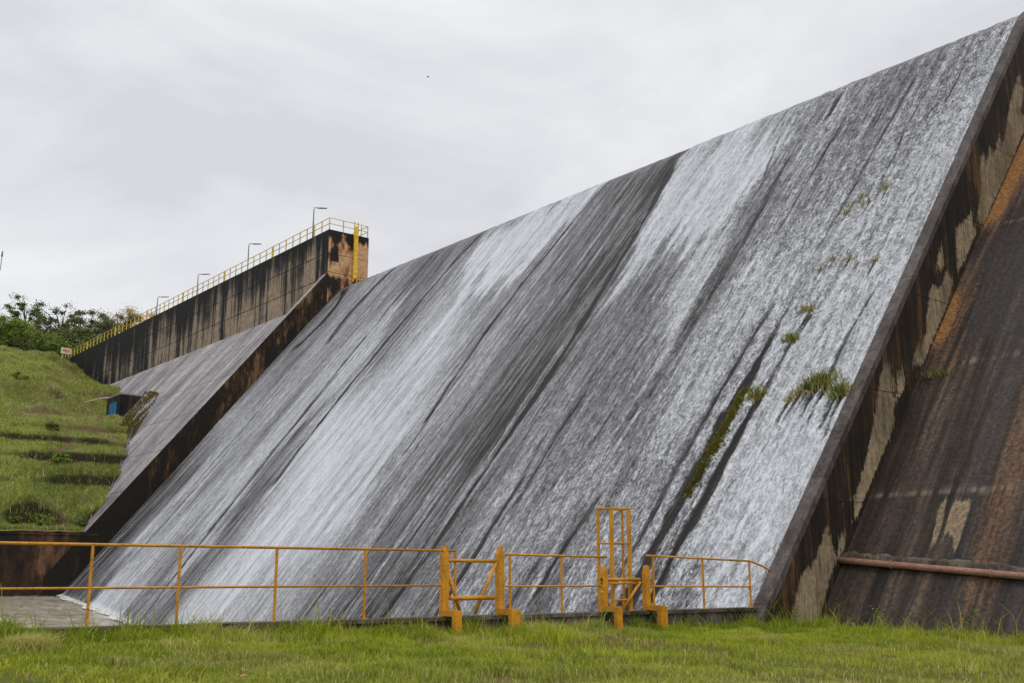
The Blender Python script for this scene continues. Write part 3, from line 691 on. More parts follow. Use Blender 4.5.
# ---- grassy bank on the far side
def hill_z(x, y):
    w = .9 * (vnoise(x + 100, y * 0 + 3, .35, 71) - .5) + .5 * (vnoise(x + 90, y * 0 + 7, 1.1, 72) - .5)
    yq = y + w * np.clip((y - 55.6) / 1.0, 0, 1)
    Yk = [55, 56.6, 57.0, 59.4, 59.75, 62.3, 62.65, 65.2, 65.5, 68.5, 68.9, 72.5, 80, 89, 97, 108, 116, 121, 127, 140, 400]
    Zk = [4.36, 4.85, 6.55, 7.75, 8.65, 9.6, 10.45, 11.3, 11.95, 12.7, 13.2, 14.2, 16.6, 19.5, 21.6, 25.0, 27.5, 28.45, 28.75, 28.8, 30]
    zt = np.interp(yq, Yk, Zk)
    zs_ = np.interp(yq, [55, 56.4, 58.6, 62, 66, 72.5, 80], [4.36, 4.9, 7.2, 9.6, 11.7, 14.2, 16.6])
    mixk = np.clip(.85 + (x + 1) * .09 + 2.4 * (vnoise(x + 60, y, .33, 79) - .45), 0, 1)
    z = np.where(y < 80, zs_ + (zt - zs_) * mixk, zt)
    z -= 1.5 * np.clip((x - 13) / 4, 0, 1) * np.clip((y - 88) / 10, 0, 1) * np.clip((117 - y) / 5, 0, 1); up = np.clip((y - 68) / 8, 0, 1) * np.clip((124 - y) / 4, .15, 1)
    z += up * (1.5 * (vnoise(x + 200, y, .13, 73) - .5) + 1.7 * (vnoise(x + 200, y + 50, .36, 74) - .5) + .6 * (vnoise(x + 50, y + 20, 1.1, 75) - .5))
    z += .12 * (vnoise(x + 50, y + 20, 2.3, 76) - .5)
    return z
xa2 = np.concatenate([np.linspace(-200, -22, 24), np.linspace(-21.5, 18.0, 250), np.linspace(18.5, 200, 50)]); ya2 = np.concatenate([np.linspace(55.2, 74, 230), np.linspace(74.15, 130, 330), np.linspace(131, 420, 60)])
X3, Y3 = np.meshgrid(xa2, ya2, indexing='ij')
Z3 = hill_z(X3, Y3)
lim = 26.5   # beyond the crest wall the bank only exists behind it
gy = np.gradient(Z3, axis=1) / np.gradient(Y3, axis=1)
steep = np.clip((gy - 1.0) / 1.2, 0, 1)
bank = mesh_obj('grassy_bank', np.stack([X3, Y3, Z3], -1)[:, :, :], grid_faces(len(xa2), len(ya2), True), MAT['banksoil'], None, smooth=True, attrs={'steep': steep})
tag(bank, 'terraced grassy bank rising beside the far end of the dam', 'hill', kind='structure')
# cut the part inside the dam away (keep x < dam face or beyond the wall's end)
import bmesh
bm = bmesh.new(); bm.from_mesh(bank.data)
kill = [f for f in bm.faces if (f.calc_center_median().x > 17.6 and f.calc_center_median().y < 134)]
bmesh.ops.delete(bm, geom=kill, context='FACES'); bm.to_mesh(bank.data); bm.free()

N = 260000
x = rng.uniform(-16, 17.4, N); y = 55.5 + 70 * rng.random(N) ** 1.35
z = hill_z(x, y); gyb = (hill_z(x, y + .1) - z) / .1
gs = CZ + TAN * (x + dL)
patch = .6 * vnoise(x, y, .22, 81) + .4 * vnoise(x, y, .9, 82)
keep = (z > gs) & ((gyb < 1.0) | (rng.random(N) < .5)) & (rng.random(N) < np.clip((patch - .27) * 5, .1, 1)) & (x < .62 * (y - EYE[1]) - 18 + 12)
x, y, z, patch = x[keep], y[keep], z[keep], patch[keep]; N = len(x)
lip = np.clip((hill_z(x, y) - hill_z(x, y - .35)) / .35 - .9, 0, 1)
H = (.12 + .26 * vnoise(x, y, .8, 83) ** 1.5 + .14 * rng.random(N)) * (1 + .9 * lip); Wd = .03 + .035 * rng.random(N)
tint = ((.12 + .75 * vnoise(x, y, .3, 84) + .4 * (rng.random(N) - .4)) * np.where(gyb[keep] > 1, .35, 1)).clip(0, 1); dry = ((rng.random(N) < .14) * .8 + .5 * (vnoise(x, y, .18, 85) > .66) * rng.random(N)).clip(0, 1)
V, F, at = blades(np.stack([x, y, z], -1), H, Wd, .3 + .6 * rng.random(N), 14, tint, dry)
tag(mesh_obj('bank_grass', V, F, MAT['hblade'], None, attrs=at), 'rough yellow green grass covering the terraced bank', 'grass', kind='stuff')

# ================================================================= TREES
def leaf_cloud(centers, radii, count, size, seed, shade):
    r = np.random.default_rng(seed); N = count; k = r.integers(0, len(centers), N)
    C = np.asarray(centers)[k]; Rr = np.asarray(radii)[k]
    d = r.normal(size=(N, 3)); d /= np.linalg.norm(d, axis=1)[:, None]; q = np.abs(r.normal(size=N)) * .55
    P = C + d * (Rr * q)[:, None] * np.array([1, 1, .62])
    a = r.normal(size=(N, 3)); a /= np.linalg.norm(a, axis=1)[:, None]; b = np.cross(a, r.normal(size=(N, 3))); b /= np.linalg.norm(b, axis=1)[:, None]
    s = size * (.6 + .8 * r.random(N))[:, None]
    V = np.stack([P - a * s, P - b * s * .55, P + a * s, P + b * s * .55], 1).reshape(-1, 3)
    F = np.arange(N * 4).reshape(-1, 4)
    t = np.asarray(shade)[k] + .25 * (r.random(N) - .5)
    return V, F, np.repeat(t.clip(0, 1), 4)
def tree(x, y, H, rad, label, mat, density, seed, crown_from=.35, clusters=26, group='trees behind the bank', name='tree', leaf=.125, flat=1.0, cr=None):
    r = random.Random(seed); z0 = 28.6
    t = empty(name, (x, y, z0), label, 'tree', group)
    b = MB(); tip = Vector((x + r.uniform(-.4, .4), y + r.uniform(-.4, .4), z0 + H * .86)); base = Vector((x, y, z0 - .3))
    path = [base.lerp(tip, q) + Vector((r.uniform(-.18, .18), r.uniform(-.18, .18), 0)) * (q > 0) for q in (0, .2, .4, .6, .8, 1)]
    r0 = .020 * H + .05
    b.tube(path, [r0, r0 * .8, r0 * .62, r0 * .45, r0 * .28, r0 * .12], 7)
    b.build('trunk', MAT['bark'], t, smooth=True)
    cen, radi, sh = [], [], []
    lb = MB()
    clusters = int(clusters * 1.7)
    for i in range(clusters):
        q = crown_from + (1 - crown_from) * (i + r.random()) / clusters; p0 = base.lerp(tip, q * .82)
        ang = i * 2.4 + r.uniform(-.4, .4); ex = rad * math.sin(math.pi * min(1, (1.12 - q) / .95 + .12)) * r.uniform(.55, 1.05)
        e = Vector((x + math.cos(ang) * ex, y + math.sin(ang) * ex, z0 + H * (q * .9 + .07 * r.random()) * (1 if flat == 1 else 1) ))
        mid = p0.lerp(e, .55) + Vector((0, 0, .12 * ex))
        lb.tube([p0, mid, e], [r0 * .30, r0 * .18, r0 * .05], 5)
        cen.append(tuple(e)); radi.append((cr or rad * .36) * r.uniform(.6, 1.6)); sh.append(r.uniform(.15, .85))
        if r.random() < .6:
            e2 = p0.lerp(e, .62) + Vector((r.uniform(-.5, .5), r.uniform(-.5, .5), r.uniform(.1, .6))); cen.append(tuple(e2)); radi.append((cr or rad * .3) * r.uniform(.5, 1)); sh.append(r.uniform(.1, .7))
    lb.build('limbs', MAT['bark'], t)
    V, F, tt_ = leaf_cloud(cen, radi, density, leaf, seed, sh)
    mesh_obj('crown', V, F, mat, t, attrs={'tint': tt_})
    return t
def tx(u, Y): P = hit(u, 340, (0, 1, 0), Y); return P[0]
def th(u, v, Y): return hit(u, v, (0, 1, 0), Y)[2] - 28.6
TREES = [
 (8, 318, 128, 3.4, 'dense bright green rounded tree at the left edge of the picture', 'leafb', 9000, .22, 34, None),
 (24, 297, 148, 3.4, 'tall dark tree with a thin ragged top standing above the dense left tree', 'leaf', 3200, .5, 20, .95),
 (-12, 322, 140, 3.6, 'dark leafy tree cut off by the left edge of the picture', 'leaf', 6500, .3, 26, None),
 (58, 301, 150, 4.4, 'airy thin crowned tree with sky showing through, midway along the bank', 'leaf', 3000, .5, 24, .85),
 (38, 332, 132, 2.8, 'low leafy green tree behind the little sign board', 'leafb', 6500, .15, 26, None),
 (47, 317, 144, 3.0, 'olive green tree right of the dense left tree', 'leafo', 3600, .35, 22, .9),
 (78, 326, 138, 2.8, 'bushy mid green tree left of the yellow stair railing', 'leaf', 6000, .15, 24, None),
 (62, 342, 127, 2.1, 'small bright green bushy tree just behind the crest of the bank', 'leafb', 4500, .05, 22, None),
 (92, 309, 146, 4.0, 'spreading olive tree above the start of the yellow railing', 'leafo', 7500, .35, 26, 1.25),
 (118, 308, 152, 4.2, 'dark spreading tree rising behind the crest wall', 'leafo', 7500, .35, 26, 1.35),
 (105, 330, 150, 3.2, 'low dark tree half hidden by the crest wall', 'leaf', 5000, .2, 24, None),
 (137, 303, 158, 3.8, 'pale yellow blossoming tree behind the crest wall railing', 'leafy', 9000, .12, 34, 1.3),
 (152, 315, 160, 2.8, 'small golden leafed tree at the right end of the treeline', 'leafy', 5000, .12, 26, 1.0),
 (20, 338, 126, 2.0, 'low dark green bushy tree at the foot of the dense left tree', 'leaf', 4200, .05, 20, None),
 (-4, 340, 127, 2.2, 'low bushy tree at the picture edge behind the bank', 'leafb', 4000, .05, 20, None),
 (88, 345, 129, 1.9, 'small dark bushy tree beside the lowest end of the yellow railing', 'leaf', 3800, .05, 20, None),
]
for i, (u, v, Y, rad, lab, mt, dens, cf, cl, cr_) in enumerate(TREES):
    tree(tx(u, Y), Y, max(1.8, th(u, v, Y)), rad, lab, MAT[mt], int(dens * 2.8), 100 + i, cf, cl, cr=cr_)
# distant woodland mass behind the single trees
far = [((x_q, y_q, 29 + 2.2 + 1.3 * random.random())) for x_q in np.arange(-30, 60, 2.2) for y_q in (165, 172)]
V, F, t_ = leaf_cloud(far, [2.4] * len(far), 26000, .3, 77, [random.uniform(.0, .5) for _ in far])
tag(mesh_obj('woodland', V, F, MAT['leaf'], None, attrs={'tint': t_}), 'dark far woodland behind the single trees', 'woodland', kind='stuff')

# shrubs on the bank
def shrub(u, v, Y, r_, lab, mat):
    P = hit(u, v, (0, 1, 0), Y); z = float(hill_z(np.array([P[0]]), np.array([Y]))[0])
    t = empty('shrub', (P[0], Y, z), lab, 'shrub', 'shrubs on the grassy bank')
    c = [(P[0] + random.uniform(-r_, r_) * .7, Y + random.uniform(-r_, r_) * .5, z + r_ * random.uniform(.25, 1.0)) for _ in range(9)]
    b = MB()
    for q in c[:6]: b.tube([(P[0], Y, z - .05), ((P[0] + q[0]) / 2, Y, z + (q[2] - z) * .5), q], [.03, .02, .008], 5)
    b.build('stem', MAT['bark'], t)
    V, F, t_ = leaf_cloud(c, [r_ * .5] * 9, 900, .09, int(u * 7), [random.uniform(.2, .9) for _ in c]); mesh_obj('foliage', V, F, mat, t, attrs={'tint': t_})
shrub(60, 462, 62.0, .75, 'bright green shrub on the second terrace of the bank', MAT['leafb'])
shrub(46, 505, 56.4, .8, 'broad green shrub under the lowest earth ledge', MAT['leafb'])
shrub(15, 500, 56.6, .6, 'small shrub under the lowest ledge at the left edge', MAT['leaf'])
shrub(84, 507, 56.3, .5, 'small dark shrub under the lowest ledge beside the dam', MAT['leaf'])
shrub(18, 391, 86.0, .8, 'round yellow green shrub high on the bank', MAT['leafb'])
shrub(50, 440, 67.0, .6, 'low shrub in a hollow halfway up the bank', MAT['leaf'])

# ================================================================= OBJECTS ON THE DAM
# railing along the front edge of the crest
def crest_railing(name, xr, y0, y1, step, label, end=False):
    t = empty(name, (xr, y0, ZW + .03), label, 'railing'); z0 = ZW + .03; zt = z0 + .98
    pm = MB().box((-.035, -.035, 0), (.035, .035, .98)).build('post', MAT['yellow'], t, loc=(0, 0, 0))
    k = 1
    while y0 + k * step < y1:
        c = pm.copy(); COL.objects.link(c); c.parent = t; c.location = (0, k * step, 0)
        if k % 8 == 0: c.scale = (2.0, 2.0, 1.02)
        k += 1
    for h in (.98, .5):
        MB().tube([(xr, y0, z0 + h), (xr, y1, z0 + h)], .030, 6).build('top_rail' if h > .9 else 'mid_rail', MAT['yellow'], t)
    return t
crest_railing('crest_railing', XW + .02, 55.02, 131, 1.25, 'long pale yellow railing along the near edge of the crest wall')
crest_railing('crest_railing', 21.5, 55.02, 131, 1.6, 'yellow railing along the far edge of the crest, seen through the near one')
t = empty('end_railing', (19.8, 55.02, ZW + .03), 'short pale yellow railing across the end wall above the ladder', 'railing')
for x in (19.2, 20.9): MB().box((x - .03, 54.99, ZW + .03), (x + .03, 55.05, ZW + 1.02)).build('post', MAT['yellow'], t)
for h in (.5, .98): MB().tube([(XW + .06, 55.02, ZW + .03 + h), (21.46, 55.02, ZW + .03 + h)], .028, 6).build('top_rail' if h > .9 else 'mid_rail', MAT['yellow'], t)
# ladder with guard on the end wall
t = empty('ladder', (20.2, 54.8, 24.9), 'bright yellow caged ladder fixed upright to the orange stained end wall', 'ladder')
for x in (20.10, 20.42): MB().box((x - .03, 54.70, 24.9), (x + .03, 54.80, 30.0)).build('side_rail', MAT['ladder'], t)
for k in range(17): MB().tube([(20.10, 54.76, 25.1 + k * .28), (20.42, 54.76, 25.1 + k * .28)], .025, 5).build('rung', MAT['ladder'], t)
MB().box((20.12, 54.66, 25.2), (20.40, 54.70, 29.6)).build('guard_panel', MAT['ladder'], t)
for z in (25.6, 27.2, 28.7): MB().box((20.2, 54.6, z), (20.3, 54.99, z + .08)).build('bracket', MAT['ladder'], t)
# street lamps
def lamp(y, h, lab):
    t = empty('street_lamp', (XW + .3, y, ZW + .03), lab, 'street lamp', 'street lamps along the dam crest'); x = XW + .3; z = ZW + .03
    MB().tube([(x, y, z), (x, y, z + h * .92), (x + .05, y, z + h * .98), (x + .18, y, z + h), (x + .5, y, z + h + .02)], [.065, .05, .045, .04, .035], 8).build('pole', MAT['metal'], t, smooth=True)
    MB().prism([(x + .45, z + h - .02), (x + 1.2, z + h + .13), (x + 1.2, z + h + .19), (x + .45, z + h + .07)], 'y', y - .09, y + .09).build('lamp_head', MAT['metal'], t)
    MB().box((x - .12, y - .12, z), (x + .12, y + .12, z + .04)).build('base_plate', MAT['metal'], t)
lamp(58.3, 2.85, 'grey street lamp nearest the end wall of the crest')
lamp(70.6, 2.75, 'grey street lamp second from the end wall')
lamp(82.1, 2.4, 'grey street lamp third from the end wall')
lamp(92.9, 2.25, 'grey street lamp farthest from the end wall, nearest the trees')

# gallery entrance on the left slope
t = empty('gallery_entrance', (9.4, 77, 13.5), 'dark concrete gallery entrance box set into the grey slope beside the bank', 'entrance')
MB().box((9.3, 75.7, 12.2), (14, 79.2, 17.25)).build('side_walls', MAT['boxwall'], t)
MB().box((9.26, 75.67, 17.25), (14, 79.25, 17.38)).build('roof_slab', MAT['lslope'], t)
MB().box((9.22, 75.75, 14.2), (9.30, 76.35, 15.4)).build('door_jamb', MAT['basinwall'], t)
MB().box((9.2, 76.45, 14.0), (9.29, 78.2, 16.7)).build('door', MAT['blue'], t)
# moss edge under the box
mp_ = []
r = np.random.default_rng(5); N = 9000
mpoly = [tuple(hit(u, v, (-TAN, 0, 1), CZ + TAN * dL)[:2]) for u, v in [(146, 391), (159, 394), (152, 408), (141, 424), (131, 442), (119, 456), (112, 456), (120, 428), (124, 418)]]
mq = np.array(mpoly); px_ = r.uniform(mq[:, 0].min(), mq[:, 0].max(), N * 4); py_ = r.uniform(mq[:, 1].min(), mq[:, 1].max(), N * 4)
kp = inside(px_, py_, mpoly) & (r.random(N * 4) < .9 * vnoise(px_, py_, .9, 6) ** 1.6); px_, py_ = px_[kp], py_[kp]; N = len(px_)
pz_ = CZ + TAN * (px_ + dL)
V, F, at = blades(np.stack([px_, py_, pz_], -1), .10 + .16 * r.random(N), .05 + .03 * r.random(N), np.full(N, .5), 8, .0 + .5 * r.random(N), .9 * r.random(N))
tag(mesh_obj('moss_band', V, F, MAT['moss'], None, attrs=at), 'brown green moss band on the grey slope below the gallery entrance', 'moss', kind='stuff')
tag(MB().tube([(8.2, 82, 17.2), (9.0, 80.4, 17.45), (9.6, 79.4, 17.5)], .05, 6).build('drain_pipe', MAT['white'], None), 'thin white pipe reaching from the grass to the gallery entrance roof', 'pipe')
b = MB(); pts = []
for u, v in [(133, 428), (128, 442), (124, 456), (118, 470), (113, 482), (110, 490)]:
    P = hit(u, v, (-TAN, 0, 1), CZ + TAN * (dL + .15)); pts.append(tuple(P))
tag(b.tube(pts, .03, 6).build('hose', MAT['bluehose'], None, smooth=True), 'faded blue hose running down the edge of the grey slope', 'hose')

# little sign on the bank
t = empty('sign_board', (17.2, 119.5, 28.4), 'small white sign board with orange markings on two posts at the top of the bank', 'sign')
PS = hit(66, 350.8, (0, 1, 0), 119.5)
x0, zc = PS[0], PS[2]
MB().box((x0 - .62, 119.46, zc - .40), (x0 + .62, 119.50, zc + .36)).build('panel', MAT['white'], t)
mk = MB(); mk.box((x0 - .42, 119.445, zc - .05), (x0 + .1, 119.459, zc + .2)); mk.box((x0 - .15, 119.445, zc - .18), (x0 + .46, 119.459, zc - .08)); mk.box((x0 + .16, 119.445, zc - .02), (x0 + .44, 119.459, zc + .14))
mk.build('marking', MAT['signred'], t)
for dx in (-.5, .5): MB().box((x0 + dx - .035, 119.5, 27.6), (x0 + dx + .035, 119.56, zc + .3)).build('post', MAT['metal'], t)

# mast at the left edge
t = empty('antenna_mast', (11.2, 137, 28.6), 'slim antenna mast just entering the left edge of the sky', 'antenna')
Pm = hit(-3, 260, (0, 1, 0), 137)
MB().tube([(Pm[0], 137, 28.5), (Pm[0], 137, 45)], [.12, .05], 6).build('pole', MAT['metal'], t)
Q0, Q1 = hit(0.2, 270, (0, 1, 0), 137), hit(2.6, 251, (0, 1, 0), 137)
MB().tube([(Pm[0], 137, Q0[2] - .3), tuple(Q0), tuple(Q1)], [.05, .06, .05], 6).build('arm', MAT['metal'], t)
MB().tube([tuple(Q1 * .72 + Q0 * .28), tuple(Q1 * .98 + Q0 * .02)], [.16, .09], 6).build('element', MAT['metal'], t)
# bird
Pb_ = EYE + ray(428, 77) * 70
b = MB(); bx, by, bz = Pb_
b.tube([(bx - .10, by, bz), (bx, by, bz), (bx + .08, by, bz + .01)], [.01, .03, .015], 6)
b.add([(bx - .05, by, bz + .02), (bx + .06, by, bz + .02), (bx - .02, by - .13, bz + .05), (bx - .05, by + .13, bz + .05)], [(0, 1, 2), (1, 0, 3)])
tag(b.build('bird', MAT['bird'], None), 'tiny dark bird flying high in the grey sky', 'bird')

# pipe across the right slope
t = empty('pipe', (3.2, -.5, 1.9), 'copper brown pipe crossing the dark right hand slope above the grass', 'pipe')
def on_r(u, v, lift):
    y_, a_ = rs_hit(u, v); x = np.interp(a_, seg, prof_r[:, 0]); z = np.interp(a_, seg, prof_r[:, 1]); return np.array([x - .77 * lift, y_, z + .63 * lift])
p0, p1 = on_r(835, 562.5, .12), on_r(1024, 579.5, .12); p2 = p1 + (p1 - p0) * .9
k = [p0 + (p2 - p0) * q for q in np.linspace(0, 1, 12)]
MB().tube(k, .085, 12).build('tube', MAT['rust'], t, smooth=True)
for q in (2, 5, 8): 
    c = k[q]; MB().tube([c - (p1 - p0) * .004, c + (p1 - p0) * .004], .105, 12).build('collar', MAT['rust'], t)
# mortar bed above the pipe
bedV, bedF = [], []
rr2 = random.Random(9); K = 60
for i in range(K + 1):
    c = p0 + (p2 - p0) * (i / K); hgt_ = .10 + .08 * rr2.random() + .06 * math.sin(i * .5) ** 2
    bedV += [tuple(c + np.array([.02, 0, .04])), tuple(c + np.array([-.02 + .30 * hgt_, 0, .10 + .55 * hgt_])), tuple(c + np.array([.16 + hgt_ * .72, 0, .07 + hgt_ * .95]))]
for i in range(K): 
    for j in range(2): bedF.append((3 * i + j, 3 * i + j + 1, 3 * i + j + 4, 3 * i + j + 3))
MAT['mortar'] = mat_stain('mortar', (.045, .034, .027), (.085, .065, .05), (.17, .135, .10), (2, 2, 2), fine=12)
mesh_obj('mortar_bed', bedV, bedF, MAT['mortar'], dam, smooth=True)

# ================================================================= RAILINGS, STOP POSTS, LADDER CAGE ON THE KERB
ZB = CZ
def rail_section(name, xs_, x0, x1, label, ztop=2.165, zmid=1.50, extra=None, tilt=0.0):
    t = empty(name, ((x0 + x1) / 2, 0, ZB), label, 'railing', 'orange railing sections on the kerb')
    for i, x in enumerate(xs_):
        MB().box((x - .019, -.019, ZB), (x + .019, .019, ztop + tilt * (x - x0))).build('post', MAT['orange'], t)
        MB().box((x - .06, -.06, ZB), (x + .06, .06, ZB + .012)).build('foot_plate', MAT['orange'], t)
    MB().tube([(x0, 0, ztop), (x1, 0, ztop + tilt * (x1 - x0))], .024, 8).build('top_rail', MAT['orange'], t, smooth=True)
    MB().tube([(x0, -.002, zmid), (x1, -.002, zmid + .4 * tilt * (x1 - x0))], .019, 8).build('mid_rail', MAT['orange'], t, smooth=True)
    if extra: extra(t)
    return t
rail_section('railing', [-24.6, -22.9, -21.2, -19.5, -17.95, -16.38, -14.96, -13.22, -11.42, -9.36], -25, -9.36, 'long orange yellow railing left of the first gate, in front of the pool')
rail_section('railing', [-7.97, -6.55], -8.2, -5.2, 'short orange yellow railing section between the two gates', 2.115, 1.475, None, -.01)
def bent_end(t):
    MB().tube([(-.22, 0, 2.045), (.25, 0, 1.93), (.78, -.06, 1.72)], .028, 8).build('end_rail', MAT['orange'], t, smooth=True)
    MB().box((.72, -.12, 1.62), (.86, 0.0, 1.80)).build('wall_plate', MAT['orange'], t)
rail_section('railing', [-3.72, -2.0, -.24], -3.95, -.22, 'orange yellow railing section at the foot of the dam, bending down to the edge strip', 2.135, 1.45, bent_end, -.026)

def stop_frame(xa_, xb, ztop_a, ztop_b, bars, braces, label):
    t = empty('gate_frame', ((xa_ + xb) / 2, -.1, ZB), label, 'gate', 'orange gate frames on the kerb')
    for x, zt, lw in ((xa_, ztop_a, .06), (xb, ztop_b, .13)):
        w = .070
        post = MB()
        post.box((x - w, -.08, ZB), (x + w, -.045, zt - .13)); post.box((x - w, -.045, ZB), (x - w + .025, .05, zt - .13)); post.box((x + w - .025, -.045, ZB), (x + w, .05, zt - .13))
        post.prism([(x - w * .8, zt - .133), (x + w * .8, zt - .133), (x + w * .25, zt + .03), (x - w * .25, zt + .03)], 'y', -.082, .048)
        p = post.build('post', MAT['orange'], t)
        arm = MB().box((x - .09, -.52, ZB + .02), (x + .05, -.085, ZB + .13)); arm.build('foot_arm', MAT['orange'], t)
        leg = MB().box((x - .10, -.53, ZB - .55), (x + lw, -.42, ZB + .10)); leg.build('foot_leg', MAT['orange'], t)
    for x0, x1, z, r in bars: MB().tube([(x0, -.03, z), (x1, -.03, z)], r, 8).build('cross_bar', MAT['orange'], t, smooth=True)
    for x0, z0, x1, z1, y1 in braces: MB().tube([(x0, -.04, z0), (x1, y1, z1)], .036, 8).build('brace', MAT['orange'], t, smooth=True)
    return t
stop_frame(-9.63, -8.25, 2.23, 2.24, [(-9.6, -8.36, 1.975, .036), (-9.5, -8.4, 1.255, .045)], [(-9.56, 1.75, -9.22, ZB + .05, .0), (-8.36, 1.95, -8.78, ZB + .03, .12)], 'taller orange gate frame between two pointed posts, left of the ladder cage')
stop_frame(-5.33, -3.98, 1.86, 1.89, [(-5.4, -4.2, 1.60, .036), (-5.4, -4.2, 1.52, .026)], [(-4.2, 1.55, -4.62, ZB + .04, .10), (-5.42, 1.35, -5.05, ZB + .04, .05)], 'lower orange gate frame wrapped round the foot of the ladder cage')
t = empty('ladder_cage', (-4.6, .3, ZB), 'upright orange access ladder with square cage standing on the kerb', 'ladder')
cs = [(-4.92, .12, .034), (-4.36, .12, .034), (-4.97, .5, .026), (-4.19, .5, .022)]
for x, y, r in cs: MB().box((x - r, y - r, ZB - .9 if y > .4 else ZB), (x + r, y + r, 3.19 + .005 * r * 100)).build('upright', MAT['orange'], t)
for z in (3.18, 2.40, 1.60):
    MB().tube([(-5.02, .5, z), (-4.17, .5, z)], .022, 6).build('hoop', MAT['orange'], t); MB().tube([(-4.98, .12, z), (-4.34, .12, z)], .022, 6).build('hoop', MAT['orange'], t)
    for xa_, xb in ((-4.92, -4.97), (-4.36, -4.19)): MB().tube([(xa_, .1, z), (xb, .52, z)], .02, 6).build('hoop', MAT['orange'], t)
for z in (1.15,): MB().tube([(-4.95, .12, z), (-4.33, .12, z)], .03, 6).build('rung', MAT['orange'], t)

# ================================================================= PLANTS ON THE FACE
def tuft(u, v, h, n_, w, label, dry=.3, grp='grass tufts on the wet dam face', fall=.6):
    y_, s_ = face_hit(u, v); x, z = face_pt(s_, .06); r = np.random.default_rng(int(u * 3 + v))
    q = r.normal(size=(n_, 2)) * np.array([w, w * .5]); X_, Z_ = face_pt(s_ + q[:, 1], .05); P = np.stack([X_, y_ + q[:, 0], Z_], -1) - np.array([float(x), y_, float(z)])
    V, F, at = blades(P, h * (.5 + .7 * r.random(n_)), .025 + .02 * r.random(n_), .3 + fall * r.random(n_), int(u), .1 + .9 * r.random(n_), (r.random(n_) < dry) * .9)
    o = mesh_obj('grass_tuft', V, F, MAT['tuft'], None, attrs=at, loc=(float(x), y_, float(z))); tag(o, label, 'grass tuft', grp)
ordw = ['leftmost', 'second from the left', 'third from the left', 'middle', 'third from the right', 'second from the right', 'rightmost and bushiest']
for q, (u, v, h, w, c_) in enumerate([(791, 398, .30, .16, 30), (800, 391, .30, .2, 45), (809, 385, .34, .22, 55), (819, 381, .45, .3, 95), (828, 380, .45, .3, 105), (836, 388, .34, .2, 50), (844, 391, .48, .22, 110)]):
    tuft(u, v + 5, h, c_, w * .9, ordw[q] + ' tuft of the ragged grass row on the dam face', .45)
tuft(758, 399, .42, 100, .2, 'bushy green tuft just right of the mossy streak')
tuft(791, 343, .42, 90, .14, 'lone green tuft midway between the row of tufts and the scattered upper ones')
tuft(809, 313, .35, 50, .18, 'straw tipped tuft above the lone green tuft', .6)
for u, v, lab in [(820, 270, 'lowest of the small straw tufts high on the right of the dam face'), (833, 259, 'small straw tuft just above the lowest one, left of its pair'), (849, 259, 'small straw tuft at the right of the middle pair'),
             (876, 260, 'single small green tuft level with the pair but near the right edge'), (846, 212, 'small straw tuft at the lower left end of the top slanting row'), (852, 204, 'second small straw tuft in the top slanting row'),
             (862, 196, 'third small straw tuft in the top slanting row'), (868, 202, 'small straw tuft hanging just under the top slanting row'), (887, 187, 'topmost small straw tuft at the right end of the slanting row')]:
    tuft(u, v + 3, .24, 26, .16, lab, .55)
r = np.random.default_rng(12); N = 5200; tq = r.random(N) ** 1.1
pp = np.array([face_hit(u, v) for u, v in [(748, 390), (735, 412), (722, 436), (708, 462), (698, 480), (688, 500)]]); qi = tq * (len(pp) - 1)
yc = np.interp(qi, range(len(pp)), pp[:, 0]) + r.normal(size=N) * (.07 + .10 * vnoise(qi * 3, qi * 0 + 2., 1.0, 6)) + .10 * (vnoise(qi, qi * 0 + 9., 2.2, 7) - .5); sc_ = np.interp(qi, range(len(pp)), pp[:, 1])
X_, Z_ = face_pt(sc_, .05)
kp = r.random(N) < np.clip(1.25 - tq, 0, 1) * (.25 + vnoise(qi * 4 + yc * 3, yc * 5 + 50, 1.0, 8)); 
P = np.stack([X_, yc, Z_], -1)[kp]; N = len(P)
V, F, at = blades(P, .05 + .08 * r.random(N), .04 + .03 * r.random(N), np.full(N, .7), 19, (.75 - .5 * tq[kp] + .35 * (r.random(N) - .5)).clip(0, 1), (tq[kp] * .8 * r.random(N)).clip(0, 1))
tag(mesh_obj('moss_streak', V, F, MAT['moss'], None, attrs=at), 'yellow green mossy streak running down the wet dam face', 'moss', kind='stuff')
# weed hanging from the joint of the right slope
c = on_r(938, 377, .05); N = 90; r = np.random.default_rng(2); P = r.normal(size=(N, 3)) * np.array([.05, .35, .03])
V, F, at = blades(P, .15 + .2 * r.random(N), np.full(N, .02), np.full(N, .9), 5, r.random(N), .3 * r.random(N))
tag(mesh_obj('weed', V, F, MAT['tuft'], None, attrs=at, loc=tuple(c)), 'thin green weed growing from the joint of the right slope', 'weed')
# stones
def stone(name, x, y, z, s, mat, lab, cat):
    bm = bmesh.new(); bmesh.ops.create_icosphere(bm, subdivisions=2, radius=s)
    rr = random.Random(int(x * 10))
    for v in bm.verts: v.co *= 1 + rr.uniform(-.14, .14); v.co.z *= .62
    me = bpy.data.meshes.new(name); bm.to_mesh(me); bm.free(); me.materials.append(mat)
    o = bpy.data.objects.new(name, me); COL.objects.link(o); o.location = (x, y, z); tag(o, lab, cat)
P = hit(858, 622, (0, 1, 0), -1.4); stone('boulder', P[0], -1.4, float(lawn_z(P[0], -1.4)) + .1, .35, MAT['mortar'], 'grey boulder half hidden in the grass at the foot of the right slope', 'boulder')
P = EYE + ray(244, 669) * ((.70 - 1.7) / ray(244, 669)[2]); stone('brick_piece', P[0], P[1], float(lawn_z(P[0], P[1])) + .03, .045, MAT['brick'], 'small orange brick piece lying on bare earth in the lawn', 'brick')
